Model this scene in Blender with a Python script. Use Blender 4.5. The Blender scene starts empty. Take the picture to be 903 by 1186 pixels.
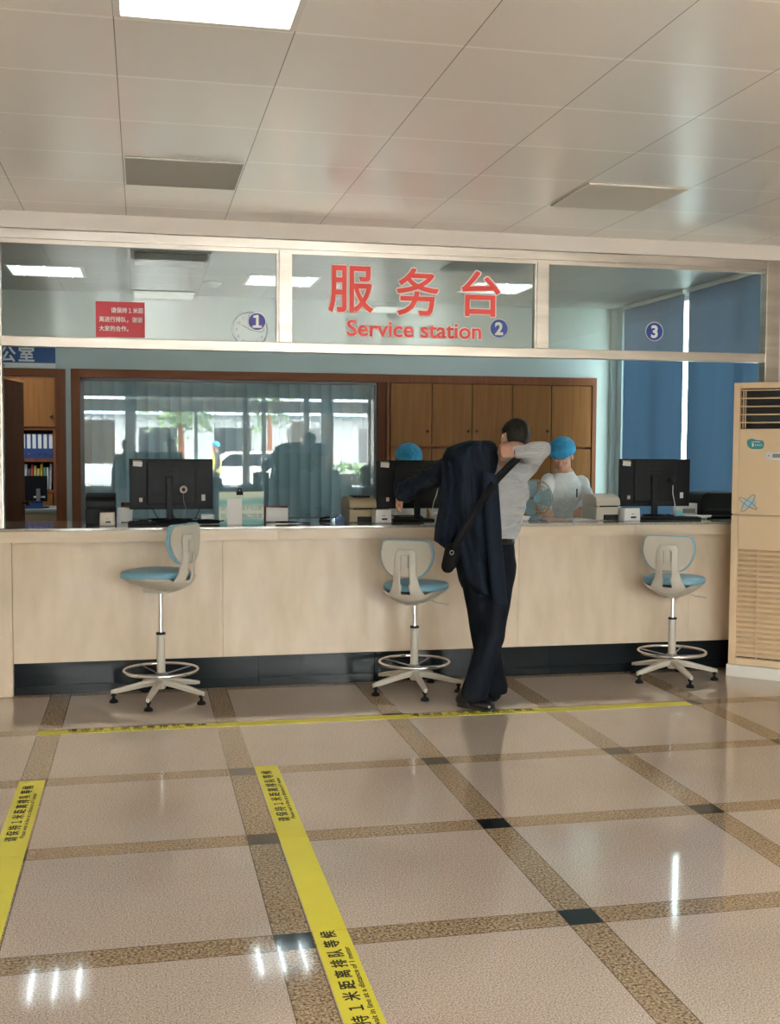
import bpy, bmesh, math, random
from mathutils import Vector, Matrix, Euler, noise
random.seed(7)
PI = math.pi
sc = bpy.context.scene
COL = sc.collection
def V(*a): return Vector(a)
def rad(d): return math.radians(d)

# ------------------------------------------------------------------ camera
FPX = 1324.45
YAW, PITCH, ROLL = 0.21406721, 0.05859120, 0.00510879
CAM = V(-0.4179, -6.7200, 1.63423)
_f = V(math.sin(YAW) * math.cos(PITCH), math.cos(YAW) * math.cos(PITCH), -math.sin(PITCH))
_r0 = V(math.cos(YAW), -math.sin(YAW), 0)
_u0 = _r0.cross(_f)
_r = math.cos(ROLL) * _r0 + math.sin(ROLL) * _u0
_u = -math.sin(ROLL) * _r0 + math.cos(ROLL) * _u0
cam_d = bpy.data.cameras.new('camera')
cam = bpy.data.objects.new('camera', cam_d)
COL.objects.link(cam)
cam.matrix_world = Matrix(((_r.x, _u.x, -_f.x, CAM.x), (_r.y, _u.y, -_f.y, CAM.y), (_r.z, _u.z, -_f.z, CAM.z), (0, 0, 0, 1)))
cam_d.sensor_fit = 'VERTICAL'
cam_d.sensor_height = 24
cam_d.lens = 24 * FPX / 1186
cam_d.clip_end = 300
sc.camera = cam
def ray(px, py): return (px - 451.5) / FPX * _r - (py - 593) / FPX * _u + _f
def A(px, py, Y):
    d = ray(px, py); return CAM + d * ((Y - CAM.y) / d.y)
def AX(px, py, X):
    d = ray(px, py); return CAM + d * ((X - CAM.x) / d.x)
def AZ(px, py, Z=0):
    d = ray(px, py); return CAM + d * ((Z - CAM.z) / d.z)

# ------------------------------------------------------------------ materials
M = {}
def mat(name, col, rough=0.5, metal=0.0, spec=0.5, coat=0, emis=None, es=0, alpha=1, trans=0):
    m = bpy.data.materials.new(name); m.use_nodes = True
    b = m.node_tree.nodes['Principled BSDF']
    b.inputs['Base Color'].default_value = (*col, 1)
    b.inputs['Roughness'].default_value = rough
    b.inputs['Metallic'].default_value = metal
    b.inputs['Specular IOR Level'].default_value = spec
    b.inputs['Coat Weight'].default_value = coat
    b.inputs['Transmission Weight'].default_value = trans
    if emis:
        b.inputs['Emission Color'].default_value = (*emis, 1); b.inputs['Emission Strength'].default_value = es
    M[name] = m
    return m
def N(m, t, **kw):
    n = m.node_tree.nodes.new(t)
    for k, v in kw.items():
        if hasattr(n, k): setattr(n, k, v)
    return n
def L(m, a, b): m.node_tree.links.new(a, b)
def bsdf(m): return m.node_tree.nodes['Principled BSDF']
def objco(m, scale=(1, 1, 1)):
    t = N(m, 'ShaderNodeTexCoord'); mp = N(m, 'ShaderNodeMapping'); mp.inputs['Scale'].default_value = scale
    L(m, t.outputs['Object'], mp.inputs['Vector']); return mp.outputs['Vector']
def add_noise(m, c1, c2, scale=(5, 5, 5), nscale=1.0, detail=4, lo=.35, hi=.65, bump=0, bdist=.002):
    v = objco(m, scale); n = N(m, 'ShaderNodeTexNoise'); n.inputs['Scale'].default_value = nscale; n.inputs['Detail'].default_value = detail
    L(m, v, n.inputs['Vector']); r = N(m, 'ShaderNodeValToRGB')
    r.color_ramp.elements[0].position = lo; r.color_ramp.elements[1].position = hi
    r.color_ramp.elements[0].color = (*c1, 1); r.color_ramp.elements[1].color = (*c2, 1)
    L(m, n.outputs['Fac'], r.inputs['Fac']); L(m, r.outputs['Color'], bsdf(m).inputs['Base Color'])
    if bump:
        bn = N(m, 'ShaderNodeBump'); bn.inputs['Strength'].default_value = bump; bn.inputs['Distance'].default_value = bdist
        L(m, n.outputs['Fac'], bn.inputs['Height']); L(m, bn.outputs['Normal'], bsdf(m).inputs['Normal'])
    return m
def wood(name, c1, c2, rough=.38, vert=True):
    m = mat(name, c1, max(rough, .5), spec=.2)
    return add_noise(m, c1, c2, (28, 28, 1.6) if vert else (1.6, 28, 28), 1.0, 5, .3, .7)
wood('wood_door', (.235, .090, .024), (.305, .128, .036))
wood('wood_frame', (.20, .065, .028), (.26, .092, .038))
wood('wood_frame_h', (.20, .065, .028), (.26, .092, .038), vert=False)
wood('wood_dark', (.13, .052, .028), (.17, .070, .036), rough=.8); bsdf(M['wood_dark']).inputs['Specular IOR Level'].default_value = .04
mat('knob', (.07, .028, .016), .25)
mat('teal_wall', (.50, .625, .62), .7); add_noise(M['teal_wall'], (.53, .625, .615), (.58, .665, .655), (1, 1, 1), 1.4, 3)
mat('white_wall', (.78, .75, .69), .7)
mat('cream_beam', (.80, .725, .665), .45)
mat('steel', (.50, .45, .39), .38, 1.0); add_noise(M['steel'], (.43, .38, .33), (.57, .51, .45), (1.5, 1.5, 12), 1.0, 3)
mat('chrome', (.75, .75, .75), .12, 1.0)
mat('dark_gap', (.02, .02, .02), .8)
mat('black_plastic', (.010, .0105, .012), .5, spec=.18)
mat('black_soft', (.008, .008, .009), .7, spec=.2)
mat('black_stone', (.014, .017, .020), .12, spec=.10)
mat('grey_plastic', (.25, .25, .26), .5)
mat('white_plastic', (.78, .76, .74), .4)
mat('beige_plastic', (.60, .53, .43), .42)
mat('tan_plastic', (.43, .335, .20), .45)
mat('printer_cream', (.62, .56, .47), .45)
mat('chair_shell', (.58, .535, .46), .38)
mat('chair_blue', (.20, .405, .52), .42); add_noise(M['chair_blue'], (.19, .39, .505), (.225, .43, .545), (60, 60, 60), 1, 2, bump=.1)
mat('ac_cream', (.77, .57, .36), .35)
mat('ac_base', (.74, .70, .64), .5)
mat('paper', (.82, .80, .77), .8)
mat('paper_pink', (.62, .50, .45), .8)
mat('dark_red', (.25, .03, .04), .6)
mat('skin', (.58, .30, .20), .5); bsdf(M['skin']).inputs['Subsurface Weight'].default_value = .08; bsdf(M['skin']).inputs['Subsurface Scale'].default_value = .01
mat('skin_arm', (.50, .25, .16), .5)
mat('hair', (.012, .010, .010), .6, spec=.2); add_noise(M['hair'], (.008, .007, .007), (.03, .024, .02), (60, 60, 15), 1, 3, bump=.5)
def cloth(name, c1, c2, rough=.85, b=.6, s=(9, 9, 5), d=.02, sheen=.2):
    m = mat(name, c1, rough, spec=.15); bsdf(m).inputs['Sheen Weight'].default_value = sheen
    return add_noise(m, c1, c2, s, 1.0, 3, .35, .65, bump=b, bdist=d)
cloth('shirt_grey', (.43, .44, .46), (.49, .495, .51), b=1.0, s=(7, 7, 22), d=.045)
cloth('coat_white', (.66, .665, .66), (.73, .735, .73), b=.9, s=(9, 9, 12), d=.03)
cloth('navy', (.006, .0105, .021), (.010, .016, .030), rough=.65, b=.5, s=(10, 10, 4), d=.02, sheen=.0)
cloth('navy_trousers', (.0045, .0065, .012), (.007, .0095, .017), rough=.75, b=.4, s=(8, 8, 3), sheen=.0)
cloth('black_cloth', (.007, .007, .008), (.012, .012, .013), b=.4, sheen=.0)
cloth('cap_blue', (.035, .27, .50), (.05, .34, .60), b=1.0, s=(26, 26, 26), d=.012)
cloth('vest_yellow', (.75, .62, .12), (.85, .70, .16))
cloth('dark_coat', (.05, .055, .06), (.07, .075, .08))
mat('leather', (.010, .010, .011), .28, coat=.2)
mat('sole', (.03, .03, .03), .7)
mat('yellow_tape', (.60, .56, .045), .38); add_noise(M['yellow_tape'], (.80, .73, .055), (.88, .80, .075), (3, 3, 3), 1, 4)
mat('black_ink', (.015, .015, .012), .6)
mat('sign_blue', (.02, .08, .26), .4)
mat('number_blue', (.03, .07, .34), .4)
mat('number_indigo', (.06, .05, .33), .4)
mat('sign_white', (.85, .85, .84), .5)
mat('sign_red', (.95, .09, .075), .5)
mat('sticker_red', (.62, .045, .07), .5)
mat('letter_pink', (.92, .80, .78), .5)
mat('clock_face', (.62, .63, .60), .4)
mat('binder_blue', (.02, .06, .22), .45)
mat('sticker_teal', (.05, .30, .32), .4)
mat('sticker_sky', (.45, .66, .78), .4)
mat('desk_grey', (.33, .34, .32), .5)
mat('cyan', (.25, .75, .80), .4)
mat('louvre', (.52, .67, .72), .7)
mat('vent_grey', (.42, .43, .41), .6)
mat('tube', (1, 1, 1), .5, emis=(.80, .95, 1.0), es=8)
mat('tube_hall', (1, 1, 1), .5, emis=(.98, 1.0, .90), es=1.3)
mat('diffuser', (.8, .85, .85), .5, emis=(.82, .97, 1.0), es=.45)
mat('screen_off', (.01, .01, .012), .15)
mat('facade', (.36, .38, .38), .5)
mat('asphalt', (.30, .30, .30), .9)
mat('building', (.20, .21, .21), .8)
mat('roof_blue', (.13, .18, .24), .6)
mat('leafy', (.07, .12, .05), .8); add_noise(M['leafy'], (.04, .08, .03), (.13, .19, .08), (8, 8, 8), 1, 3)
mat('car_white', (.7, .72, .75), .25)
mat('skirt_wood', (.2, .1, .05), .6)

# roller blind fabric: slightly translucent blue-grey
m = mat('roller_fabric', (.085, .165, .27), .8, spec=.2)
add_noise(m, (.098, .155, .225), (.112, .172, .245), (1, 2.5, .35), 2, 3)
_tl = N(m, 'ShaderNodeBsdfTranslucent'); _tl.inputs['Color'].default_value = (.10, .20, .33, 1); _ms = N(m, 'ShaderNodeMixShader'); _ms.inputs[0].default_value = .05
_out = [n for n in m.node_tree.nodes if n.type == 'OUTPUT_MATERIAL'][0]
L(m, bsdf(m).outputs[0], _ms.inputs[1]); L(m, _tl.outputs[0], _ms.inputs[2]); L(m, _ms.outputs[0], _out.inputs['Surface'])
# laminated counter panel (mottled beige)
m = mat('counter_panel', (.6, .5, .38), .42, coat=.12)
add_noise(m, (.65, .515, .375), (.75, .61, .465), (5.0, 5.0, 1.6), 1.6, 9, .33, .66)
m = mat('counter_edge', (.66, .55, .42), .4, coat=.1)
add_noise(m, (.68, .54, .395), (.77, .63, .475), (1.4, 6, 8), 1.8, 8, .33, .66)
m = mat('counter_top', (.36, .32, .27), .08, coat=.5)
add_noise(m, (.33, .29, .24), (.42, .38, .32), (40, 40, 40), 1, 3)

# glass, architectural: clear + mirror by angle
def glass(name, refl, tint=(1, 1, 1)):
    m = bpy.data.materials.new(name); m.use_nodes = True; nt = m.node_tree
    nt.nodes.clear(); o = nt.nodes.new('ShaderNodeOutputMaterial'); mx = nt.nodes.new('ShaderNodeMixShader')
    t = nt.nodes.new('ShaderNodeBsdfTransparent'); t.inputs['Color'].default_value = (*tint, 1)
    g = nt.nodes.new('ShaderNodeBsdfGlossy'); g.inputs['Roughness'].default_value = 0.0
    lw = nt.nodes.new('ShaderNodeLayerWeight'); lw.inputs['Blend'].default_value = .5
    pw = nt.nodes.new('ShaderNodeMath'); pw.operation = 'POWER'; pw.inputs[1].default_value = 5
    mp = nt.nodes.new('ShaderNodeMath'); mp.operation = 'MULTIPLY_ADD'; mp.inputs[1].default_value = .9; mp.inputs[2].default_value = refl / 2
    nt.links.new(lw.outputs['Facing'], pw.inputs[0]); nt.links.new(pw.outputs[0], mp.inputs[0]); nt.links.new(mp.outputs[0], mx.inputs[0])
    nt.links.new(t.outputs[0], mx.inputs[1]); nt.links.new(g.outputs[0], mx.inputs[2]); nt.links.new(mx.outputs[0], o.inputs[0])
    M[name] = m
glass('glass_transom', .17, (.90, .93, .91))
glass('glass_window', .15, (.95, .975, .98))
glass('glass_outside', .05, (.90, .95, .96))
glass('glass_tinted', .05, (.32, .375, .385))

# floor: granite tiles, brown bands, black squares at the crossings
def floor_mat():
    m = mat('floor_granite', (.5, .4, .33), .07, coat=.25)
    tc = N(m, 'ShaderNodeTexCoord'); sp = N(m, 'ShaderNodeSeparateXYZ'); L(m, tc.outputs['Object'], sp.inputs[0])
    def math_(op, a, b=None):
        n = N(m, 'ShaderNodeMath'); n.operation = op
        for i, x in enumerate((a, b)):
            if x is None: continue
            if isinstance(x, (int, float)): n.inputs[i].default_value = x
            else: L(m, x, n.inputs[i])
        return n.outputs[0]
    fx = math_('FRACT', math_('ADD', sp.outputs[0], 20.0)); fy = math_('FRACT', math_('ADD', sp.outputs[1], 20.0))
    sx = math_('LESS_THAN', fx, .1245); sy = math_('GREATER_THAN', fy, .8763)
    strip = math_('MAXIMUM', sx, sy); sq = math_('MULTIPLY', math_('MULTIPLY', sx, sy), math_('LESS_THAN', sp.outputs[1], .5))
    def line(f, p, w=.0022): return math_('LESS_THAN', math_('ABSOLUTE', math_('SUBTRACT', f, p)), w)
    j = line(fx, .1245)
    for q in (line(fy, .8763), line(fx, .0), line(fy, 1.0), line(fx, 1.0), line(fy, 0.0)): j = math_('MAXIMUM', j, q)
    def speck(scale, cols, det=2):
        n = N(m, 'ShaderNodeTexNoise'); n.inputs['Scale'].default_value = scale; n.inputs['Detail'].default_value = det; n.inputs['Roughness'].default_value = .7
        L(m, tc.outputs['Object'], n.inputs['Vector']); r = N(m, 'ShaderNodeValToRGB')
        els = r.color_ramp.elements
        while len(els) < len(cols): els.new(.5)
        for e, (p, c) in zip(els, cols): e.position = p; e.color = (*c, 1)
        L(m, n.outputs['Fac'], r.inputs['Fac']); return r.outputs['Color']
    light = speck(170, [(.33, (.24, .18, .15)), (.43, (.50, .40, .335)), (.54, (.63, .53, .455)), (.66, (.80, .71, .64))])
    brown = speck(95, [(.36, (.06, .038, .024)), (.44, (.27, .185, .11)), (.54, (.47, .345, .22)), (.66, (.66, .53, .37))], 3)
    big = N(m, 'ShaderNodeTexNoise'); big.inputs['Scale'].default_value = 1.3; big.inputs['Detail'].default_value = 3; L(m, tc.outputs['Object'], big.inputs['Vector'])
    def mix(f, a, b, typ='MIX'):
        n = N(m, 'ShaderNodeMix'); n.data_type = 'RGBA'; n.blend_type = typ
        for i, x in ((0, f), (6, a), (7, b)):
            if isinstance(x, (int, float)): n.inputs[i].default_value = x
            elif isinstance(x, tuple): n.inputs[i].default_value = (*x, 1)
            else: L(m, x, n.inputs[i])
        return n.outputs[2]
    c = mix(strip, light, brown); c = mix(sq, c, (.018, .022, .022)); c = mix(math_('MULTIPLY', j, .75), c, (.09, .06, .04))
    hv = N(m, 'ShaderNodeHueSaturation'); L(m, c, hv.inputs['Color'])
    L(m, math_('ADD', math_('MULTIPLY', big.outputs['Fac'], .35), .83), hv.inputs['Value'])
    L(m, hv.outputs['Color'], bsdf(m).inputs['Base Color'])
    bn = N(m, 'ShaderNodeBump'); bn.inputs['Strength'].default_value = .04; bn.inputs['Distance'].default_value = .02
    L(m, big.outputs['Fac'], bn.inputs['Height']); L(m, bn.outputs['Normal'], bsdf(m).inputs['Normal'])
    return m
floor_mat()

# ceiling: metal tiles in a grid, dark column joints, glints painted pale along row joints
def ceil_mat(name, base, x0, y0, px, py, rough, metal, line_glint, line_d):
    m = mat(name, base, rough, metal)
    tc = N(m, 'ShaderNodeTexCoord'); sp = N(m, 'ShaderNodeSeparateXYZ'); L(m, tc.outputs['Object'], sp.inputs[0])
    def mt(op, a, b=None, c=None):
        n = N(m, 'ShaderNodeMath'); n.operation = op
        for i, x in enumerate((a, b, c)):
            if x is None: continue
            if isinstance(x, (int, float)): n.inputs[i].default_value = x
            else: L(m, x, n.inputs[i])
        return n.outputs[0]
    gx = mt('DIVIDE', mt('ADD', sp.outputs[0], -x0 + 100 * px), px); gy = mt('DIVIDE', mt('ADD', sp.outputs[1], -y0 + 100 * py), py)
    dx = mt('ABSOLUTE', mt('SUBTRACT', mt('FRACT', mt('ADD', gx, .5)), .5)); dy = mt('ABSOLUTE', mt('SUBTRACT', mt('FRACT', mt('ADD', gy, .5)), .5))
    lx = mt('LESS_THAN', dx, .0035); ly = mt('LESS_THAN', dy, .015)
    cell = N(m, 'ShaderNodeCombineXYZ'); L(m, mt('FLOOR', gx), cell.inputs[0]); L(m, mt('FLOOR', gy), cell.inputs[1])
    wn = N(m, 'ShaderNodeTexWhiteNoise'); L(m, cell.outputs[0], wn.inputs['Vector'])
    hv = N(m, 'ShaderNodeHueSaturation'); hv.inputs['Color'].default_value = (*base, 1)
    L(m, mt('MULTIPLY_ADD', wn.outputs['Value'], .07, .965), hv.inputs['Value'])
    mx = N(m, 'ShaderNodeMix'); mx.data_type = 'RGBA'; L(m, ly, mx.inputs[0]); L(m, hv.outputs[0], mx.inputs[6]); mx.inputs[7].default_value = (*line_glint, 1)
    mx2 = N(m, 'ShaderNodeMix'); mx2.data_type = 'RGBA'; L(m, lx, mx2.inputs[0]); L(m, mx.outputs[2], mx2.inputs[6]); mx2.inputs[7].default_value = (*line_d, 1)
    L(m, mx2.outputs[2], bsdf(m).inputs['Base Color'])
    # every tile hangs at a very slightly different tilt
    nm = N(m, 'ShaderNodeBump'); nm.inputs['Strength'].default_value = .12; nm.inputs['Distance'].default_value = .02
    nz = N(m, 'ShaderNodeTexNoise'); nz.inputs['Scale'].default_value = 1.6; L(m, tc.outputs['Object'], nz.inputs['Vector'])
    L(m, nz.outputs['Fac'], nm.inputs['Height']); L(m, nm.outputs['Normal'], bsdf(m).inputs['Normal'])
    return m
GX, GY, PX_, PY_ = .124, -.06, .624, .635
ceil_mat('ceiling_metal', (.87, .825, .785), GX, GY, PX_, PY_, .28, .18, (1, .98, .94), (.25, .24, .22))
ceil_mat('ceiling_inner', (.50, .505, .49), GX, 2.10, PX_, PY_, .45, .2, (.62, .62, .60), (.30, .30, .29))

# ------------------------------------------------------------------ object helpers
def link(o, parent=None):
    COL.objects.link(o)
    if parent is not None: o.parent = parent
    return o
def tag(o, label=None, cat=None, group=None, kind=None):
    if label: o['label'] = label
    if cat: o['category'] = cat
    if group: o['group'] = group
    if kind: o['kind'] = kind
    return o
def thing(name, label, cat, loc=(0, 0, 0), rz=0, group=None):
    o = bpy.data.objects.new(name, None); COL.objects.link(o); o.location = loc; o.rotation_euler = (0, 0, rz); o.empty_display_size = .1
    return tag(o, label, cat, group)
class MB:
    def __init__(s): s.bm = bmesh.new()
    def box(s, c, d, rot=None, bev=0.0):
        mt = Matrix.Translation(c) @ (rot.to_matrix().to_4x4() if rot else Matrix()) @ Matrix.Diagonal((*d, 1))
        r = bmesh.ops.create_cube(s.bm, size=1.0, matrix=mt)
        if bev > 0:
            es = list({e for v in r['verts'] for e in v.link_edges})
            bmesh.ops.bevel(s.bm, geom=es, offset=bev, segments=2, affect='EDGES', profile=.7)
        return s
    def span(s, a, b, bev=0.0):
        c = [(a[i] + b[i]) / 2 for i in range(3)]; d = [abs(a[i] - b[i]) for i in range(3)]
        return s.box(c, d, None, bev)
    def tube(s, pts, r, seg=10, caps=True):
        pts = [Vector(p) for p in pts]; n = len(pts); rs = r if isinstance(r, (list, tuple)) else [r] * n
        rings = []; up = None
        for i, p in enumerate(pts):
            t = (pts[min(i + 1, n - 1)] - pts[max(i - 1, 0)]).normalized()
            if up is None: up = t.orthogonal().normalized()
            up = (up - t * up.dot(t))
            up = up.normalized() if up.length > 1e-6 else t.orthogonal().normalized()
            w = t.cross(up)
            rings.append([s.bm.verts.new(p + (up * math.cos(2 * PI * k / seg) + w * math.sin(2 * PI * k / seg)) * rs[i]) for k in range(seg)])
        for a, b in zip(rings, rings[1:]):
            for k in range(seg): s.bm.faces.new((a[k], a[(k + 1) % seg], b[(k + 1) % seg], b[k]))
        if caps: s.bm.faces.new(rings[0][::-1]); s.bm.faces.new(rings[-1])
        return s
    def lathe(s, prof, c=(0, 0, 0), axis='Z', seg=24):
        c = Vector(c); rings = []
        for r, h in prof:
            ring = []
            for k in range(seg):
                a = 2 * PI * k / seg; x, y = r * math.cos(a), r * math.sin(a)
                p = {'Z': V(x, y, h), 'Y': V(x, h, y), 'X': V(h, x, y)}[axis]
                ring.append(s.bm.verts.new(c + p))
            rings.append(ring)
        for a, b in zip(rings, rings[1:]):
            for k in range(seg): s.bm.faces.new((a[k], a[(k + 1) % seg], b[(k + 1) % seg], b[k]))
        s.bm.faces.new(rings[0][::-1]); s.bm.faces.new(rings[-1]); return s
    def prism(s, poly, d, c=(0, 0, 0)):
        # poly: list of 3D points in a plane, extruded along vector d
        a = [s.bm.verts.new(Vector(p) + Vector(c)) for p in poly]; b = [s.bm.verts.new(Vector(p) + Vector(c) + Vector(d)) for p in poly]
        s.bm.faces.new(a); s.bm.faces.new(b[::-1]); n = len(a)
        for k in range(n): s.bm.faces.new((a[k], b[k], b[(k + 1) % n], a[(k + 1) % n]))
        return s
    def torus(s, R, r, c=(0, 0, 0), seg=40, rs=10, axis='Z'):
        rings = []
        for i in range(seg):
            a = 2 * PI * i / seg; ring = []
            for k in range(rs):
                b = 2 * PI * k / rs; rr = R + r * math.cos(b); h = r * math.sin(b)
                x, y = rr * math.cos(a), rr * math.sin(a)
                p = {'Z': V(x, y, h), 'Y': V(x, h, y), 'X': V(h, x, y)}[axis]
                ring.append(s.bm.verts.new(Vector(c) + p))
            rings.append(ring)
        for i in range(seg):
            a, b = rings[i], rings[(i + 1) % seg]
            for k in range(rs): s.bm.faces.new((a[k], a[(k + 1) % rs], b[(k + 1) % rs], b[k]))
        return s
    def build(s, name, m, parent=None, smooth=False, loc=None):
        bmesh.ops.recalc_face_normals(s.bm, faces=s.bm.faces)
        me = bpy.data.meshes.new(name); s.bm.to_mesh(me); s.bm.free()
        if m: me.materials.append(M[m] if isinstance(m, str) else m)
        if smooth:
            for p in me.polygons: p.use_smooth = True
            try: me.set_sharp_from_angle(angle=rad(40))
            except Exception: pass
        o = bpy.data.objects.new(name, me); link(o, parent)
        if loc is not None: o.location = loc
        return o
def struct(name, mb, m): return tag(mb.build(name, m), kind='structure')
DG = None
def eval_mesh(o):
    dg = bpy.context.evaluated_depsgraph_get(); dg.update()
    return bpy.data.meshes.new_from_object(o.evaluated_get(dg))
def remesh(mb, voxel, smooth_it=4, deci=None):
    me = bpy.data.meshes.new('tmp'); bmesh.ops.recalc_face_normals(mb.bm, faces=mb.bm.faces); mb.bm.to_mesh(me); mb.bm.free()
    o = bpy.data.objects.new('tmp', me); COL.objects.link(o)
    r = o.modifiers.new('r', 'REMESH'); r.mode = 'VOXEL'; r.voxel_size = voxel; r.use_smooth_shade = True
    s = o.modifiers.new('s', 'SMOOTH'); s.iterations = smooth_it; s.factor = .5
    m2 = eval_mesh(o); bpy.data.objects.remove(o); bpy.data.meshes.remove(me)
    for p in m2.polygons: p.use_smooth = True
    return m2
def ellip(mb, c, r, R=None, u=20, v=14):
    mt = Matrix.Translation(c) @ (R.to_4x4() if R else Matrix()) @ Matrix.Diagonal((*r, 1))
    bmesh.ops.create_uvsphere(mb.bm, u_segments=u, v_segments=v, radius=1.0, matrix=mt); return mb
def cap(mb, p0, r0, p1, r1, side=None, asp=1.0, seg=16):
    # tapered capsule, cross-section stretched by asp along side
    p0, p1 = Vector(p0), Vector(p1); t = (p1 - p0); ln = t.length; t.normalize()
    s = Vector(side) if side else t.orthogonal(); s = (s - t * s.dot(t)).normalized(); w = t.cross(s)
    prof = [(-r0 * math.cos(a), r0 * math.sin(a)) for a in (PI * .08, PI * .2, PI * .35)] + [(0, r0), (ln, r1)] + [(ln + r1 * math.cos(a), r1 * math.sin(a)) for a in (PI * .35, PI * .2, PI * .08)]
    rings = []
    for h, r in prof:
        rings.append([mb.bm.verts.new(p0 + t * h + s * (r * asp * math.cos(2 * PI * k / seg)) + w * (r * math.sin(2 * PI * k / seg))) for k in range(seg)])
    for a, b in zip(rings, rings[1:]):
        for k in range(seg): mb.bm.faces.new((a[k], a[(k + 1) % seg], b[(k + 1) % seg], b[k]))
    mb.bm.faces.new(rings[0][::-1]); mb.bm.faces.new(rings[-1]); return mb
def mesh_obj(name, me, m, parent=None):
    me.materials.clear(); me.materials.append(M[m]); o = bpy.data.objects.new(name, me); return link(o, parent)

def embolden(me, b, dirs=8):
    # thicker strokes: the same glyph repeated a hair to every side
    if b <= 0: return me
    bm = bmesh.new()
    for k in range(dirs):
        n0 = len(bm.verts); bm.from_mesh(me); bm.verts.ensure_lookup_table()
        a = 2 * PI * (k + .5) / dirs; d = V(b * math.cos(a), b * math.sin(a), k * 2e-5)
        for v in bm.verts[n0:]: v.co += d
    bm.to_mesh(me); bm.free(); return me
# text -> flat mesh with a little thickness. frame given by right vector, up vector, origin
def text(name, body, size, origin, right, up, m, parent=None, bold=0.0, ext=.0006, align='LEFT', sx=1.0, spacing=1.0, width=None):
    c = bpy.data.curves.new('t', 'FONT'); c.body = body; c.size = size; cjk = any(ord(q) > 0x2e80 for q in body); c.offset = 0 if cjk else bold; c.extrude = ext; c.align_x = align; c.space_character = spacing
    c.resolution_u = 4
    o = bpy.data.objects.new('t', c); COL.objects.link(o)
    me = eval_mesh(o); bpy.data.objects.remove(o)
    if cjk: embolden(me, bold)
    right = Vector(right).normalized(); up = Vector(up).normalized(); nrm = right.cross(up)
    if width:
        xs = [v.co.x for v in me.vertices]
        if xs: sx = width / (max(xs) - min(xs))
    R = Matrix(((right.x * sx, up.x, nrm.x, origin[0]), (right.y * sx, up.y, nrm.y, origin[1]), (right.z * sx, up.z, nrm.z, origin[2]), (0, 0, 0, 1)))
    me.transform(R)
    return mesh_obj(name, me, m, parent)

# ================================================================== SETTING
CH = 3.09        # hall ceiling
YB = 4.70        # back wall of the staff room
XR = 4.49        # right wall
YF = -12.2       # entrance glazing behind the camera
YG = .93         # partition plane
X0, X1 = -5.5, 5.3
struct('floor', MB().span((X0 - .3, YF - .3, -.08), (X1 + .3, 8.4, 0)), 'floor_granite')
struct('ceiling_hall', MB().span((X0, YF, CH), (X1, YG - .05, CH + .06)), 'ceiling_metal')
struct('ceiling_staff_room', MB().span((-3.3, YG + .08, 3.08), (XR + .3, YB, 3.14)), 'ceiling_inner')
struct('wall_left', MB().span((X0 - .15, YF, 0), (X0, YG + .2, CH)), 'white_wall')
w = MB(); w.span((X1, YF, 0), (X1 + .15, YG + .2, .0 + CH)); struct('wall_right', w, 'white_wall')
# lintel over the partition
struct('trim_1', MB().span((X0, YG - .05, 2.985), (X1, YG + .12, CH + .02), .004), 'cream_beam')
# solid wall either side of the partition
struct('wall_front_left', MB().span((X0, YG - .02, 0), (-1.62, YG + .12, 2.985)), 'white_wall')
struct('wall_front_right', MB().span((4.12, YG - .01, 0), (X1, YG + .12, 2.985)), 'white_wall')
# back wall of staff room with openings: door (-1.80..-1.14) and window/cabinet niche
DX0, DX1, DZ = A(3, 500, YB).x, A(71, 500, YB).x, A(40, 430, YB).z
WX0, WX1, WZ = A(87, 500, YB).x, A(689, 500, YB).x, A(300, 436, YB).z
CX0 = A(445, 500, YB).x
w = MB()
w.span((-3.3, YB, 0), (DX0, YB + .14, 3.1)); w.span((DX1, YB, 0), (WX0, YB + .14, 3.1)); w.span((WX1, YB, 0), (XR + .3, YB + .14, 3.1))
w.span((DX0, YB, DZ), (DX1, YB + .14, 3.1)); w.span((WX0, YB, WZ), (WX1, YB + .14, 3.1)); w.span((WX0, YB, 0), (CX0, YB + .14, .85))
struct('wall_back', w, 'teal_wall')
struct('wall_staff_left', MB().span((-3.4, YG + .12, 0), (-3.3, YB, 3.1)), 'teal_wall')
# right wall of the staff room: two tall windows behind the blinds
wy = [(1.25, 2.80), (2.90, 4.46)]
w = MB(); w.span((XR, YG + .12, 0), (XR + .15, 1.25, 3.1)); w.span((XR, 4.50, 0), (XR + .15, YB, 3.1))
w.span((XR, 1.25, 0), (XR + .15, 4.5, .25)); w.span((XR, 1.25, 3.02), (XR + .15, 4.5, 3.1))
struct('wall_right_staff', w, 'teal_wall')
f = MB()
for y in (1.27, 2.06, 2.84, 3.66, 4.48): f.span((XR + .03, y - .02, .25), (XR + .09, y + .02, 3.02))
for z in (.27, 3.0): f.span((XR + .03, 1.25, z - .02), (XR + .09, 4.5, z + .02))
win2 = struct('window_2', f, 'steel')
MB().span((XR + .055, 1.27, .27), (XR + .061, 4.48, 3.0)).build('pane', 'glass_tinted', win2)
# back office seen through the door and the room behind the blinds
struct('wall_office', (lambda w: (w.span((-3.3, 7.9, 0), (-.9, 8.0, 3.0)), w.span((-3.4, YB + .14, 0), (-3.3, 7.9, 3.0)), w.span((-.96, YB + .14, 0), (-.9, 7.9, 3.0)), w.span((-3.3, YB + .14, 2.95), (-.9, 7.9, 3.02)), w)[-1])(MB()), 'teal_wall')
struct('wall_behind_blinds', (lambda w: (w.span((-.9, 6.4, 0), (2.4, 6.5, 3.0)), w.span((2.4, YB + .14, 0), (2.5, 6.5, 3.0)), w.span((-.9, YB + .14, 2.95), (2.5, 6.5, 3.02)), w)[-1])(MB()), 'teal_wall')

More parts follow.
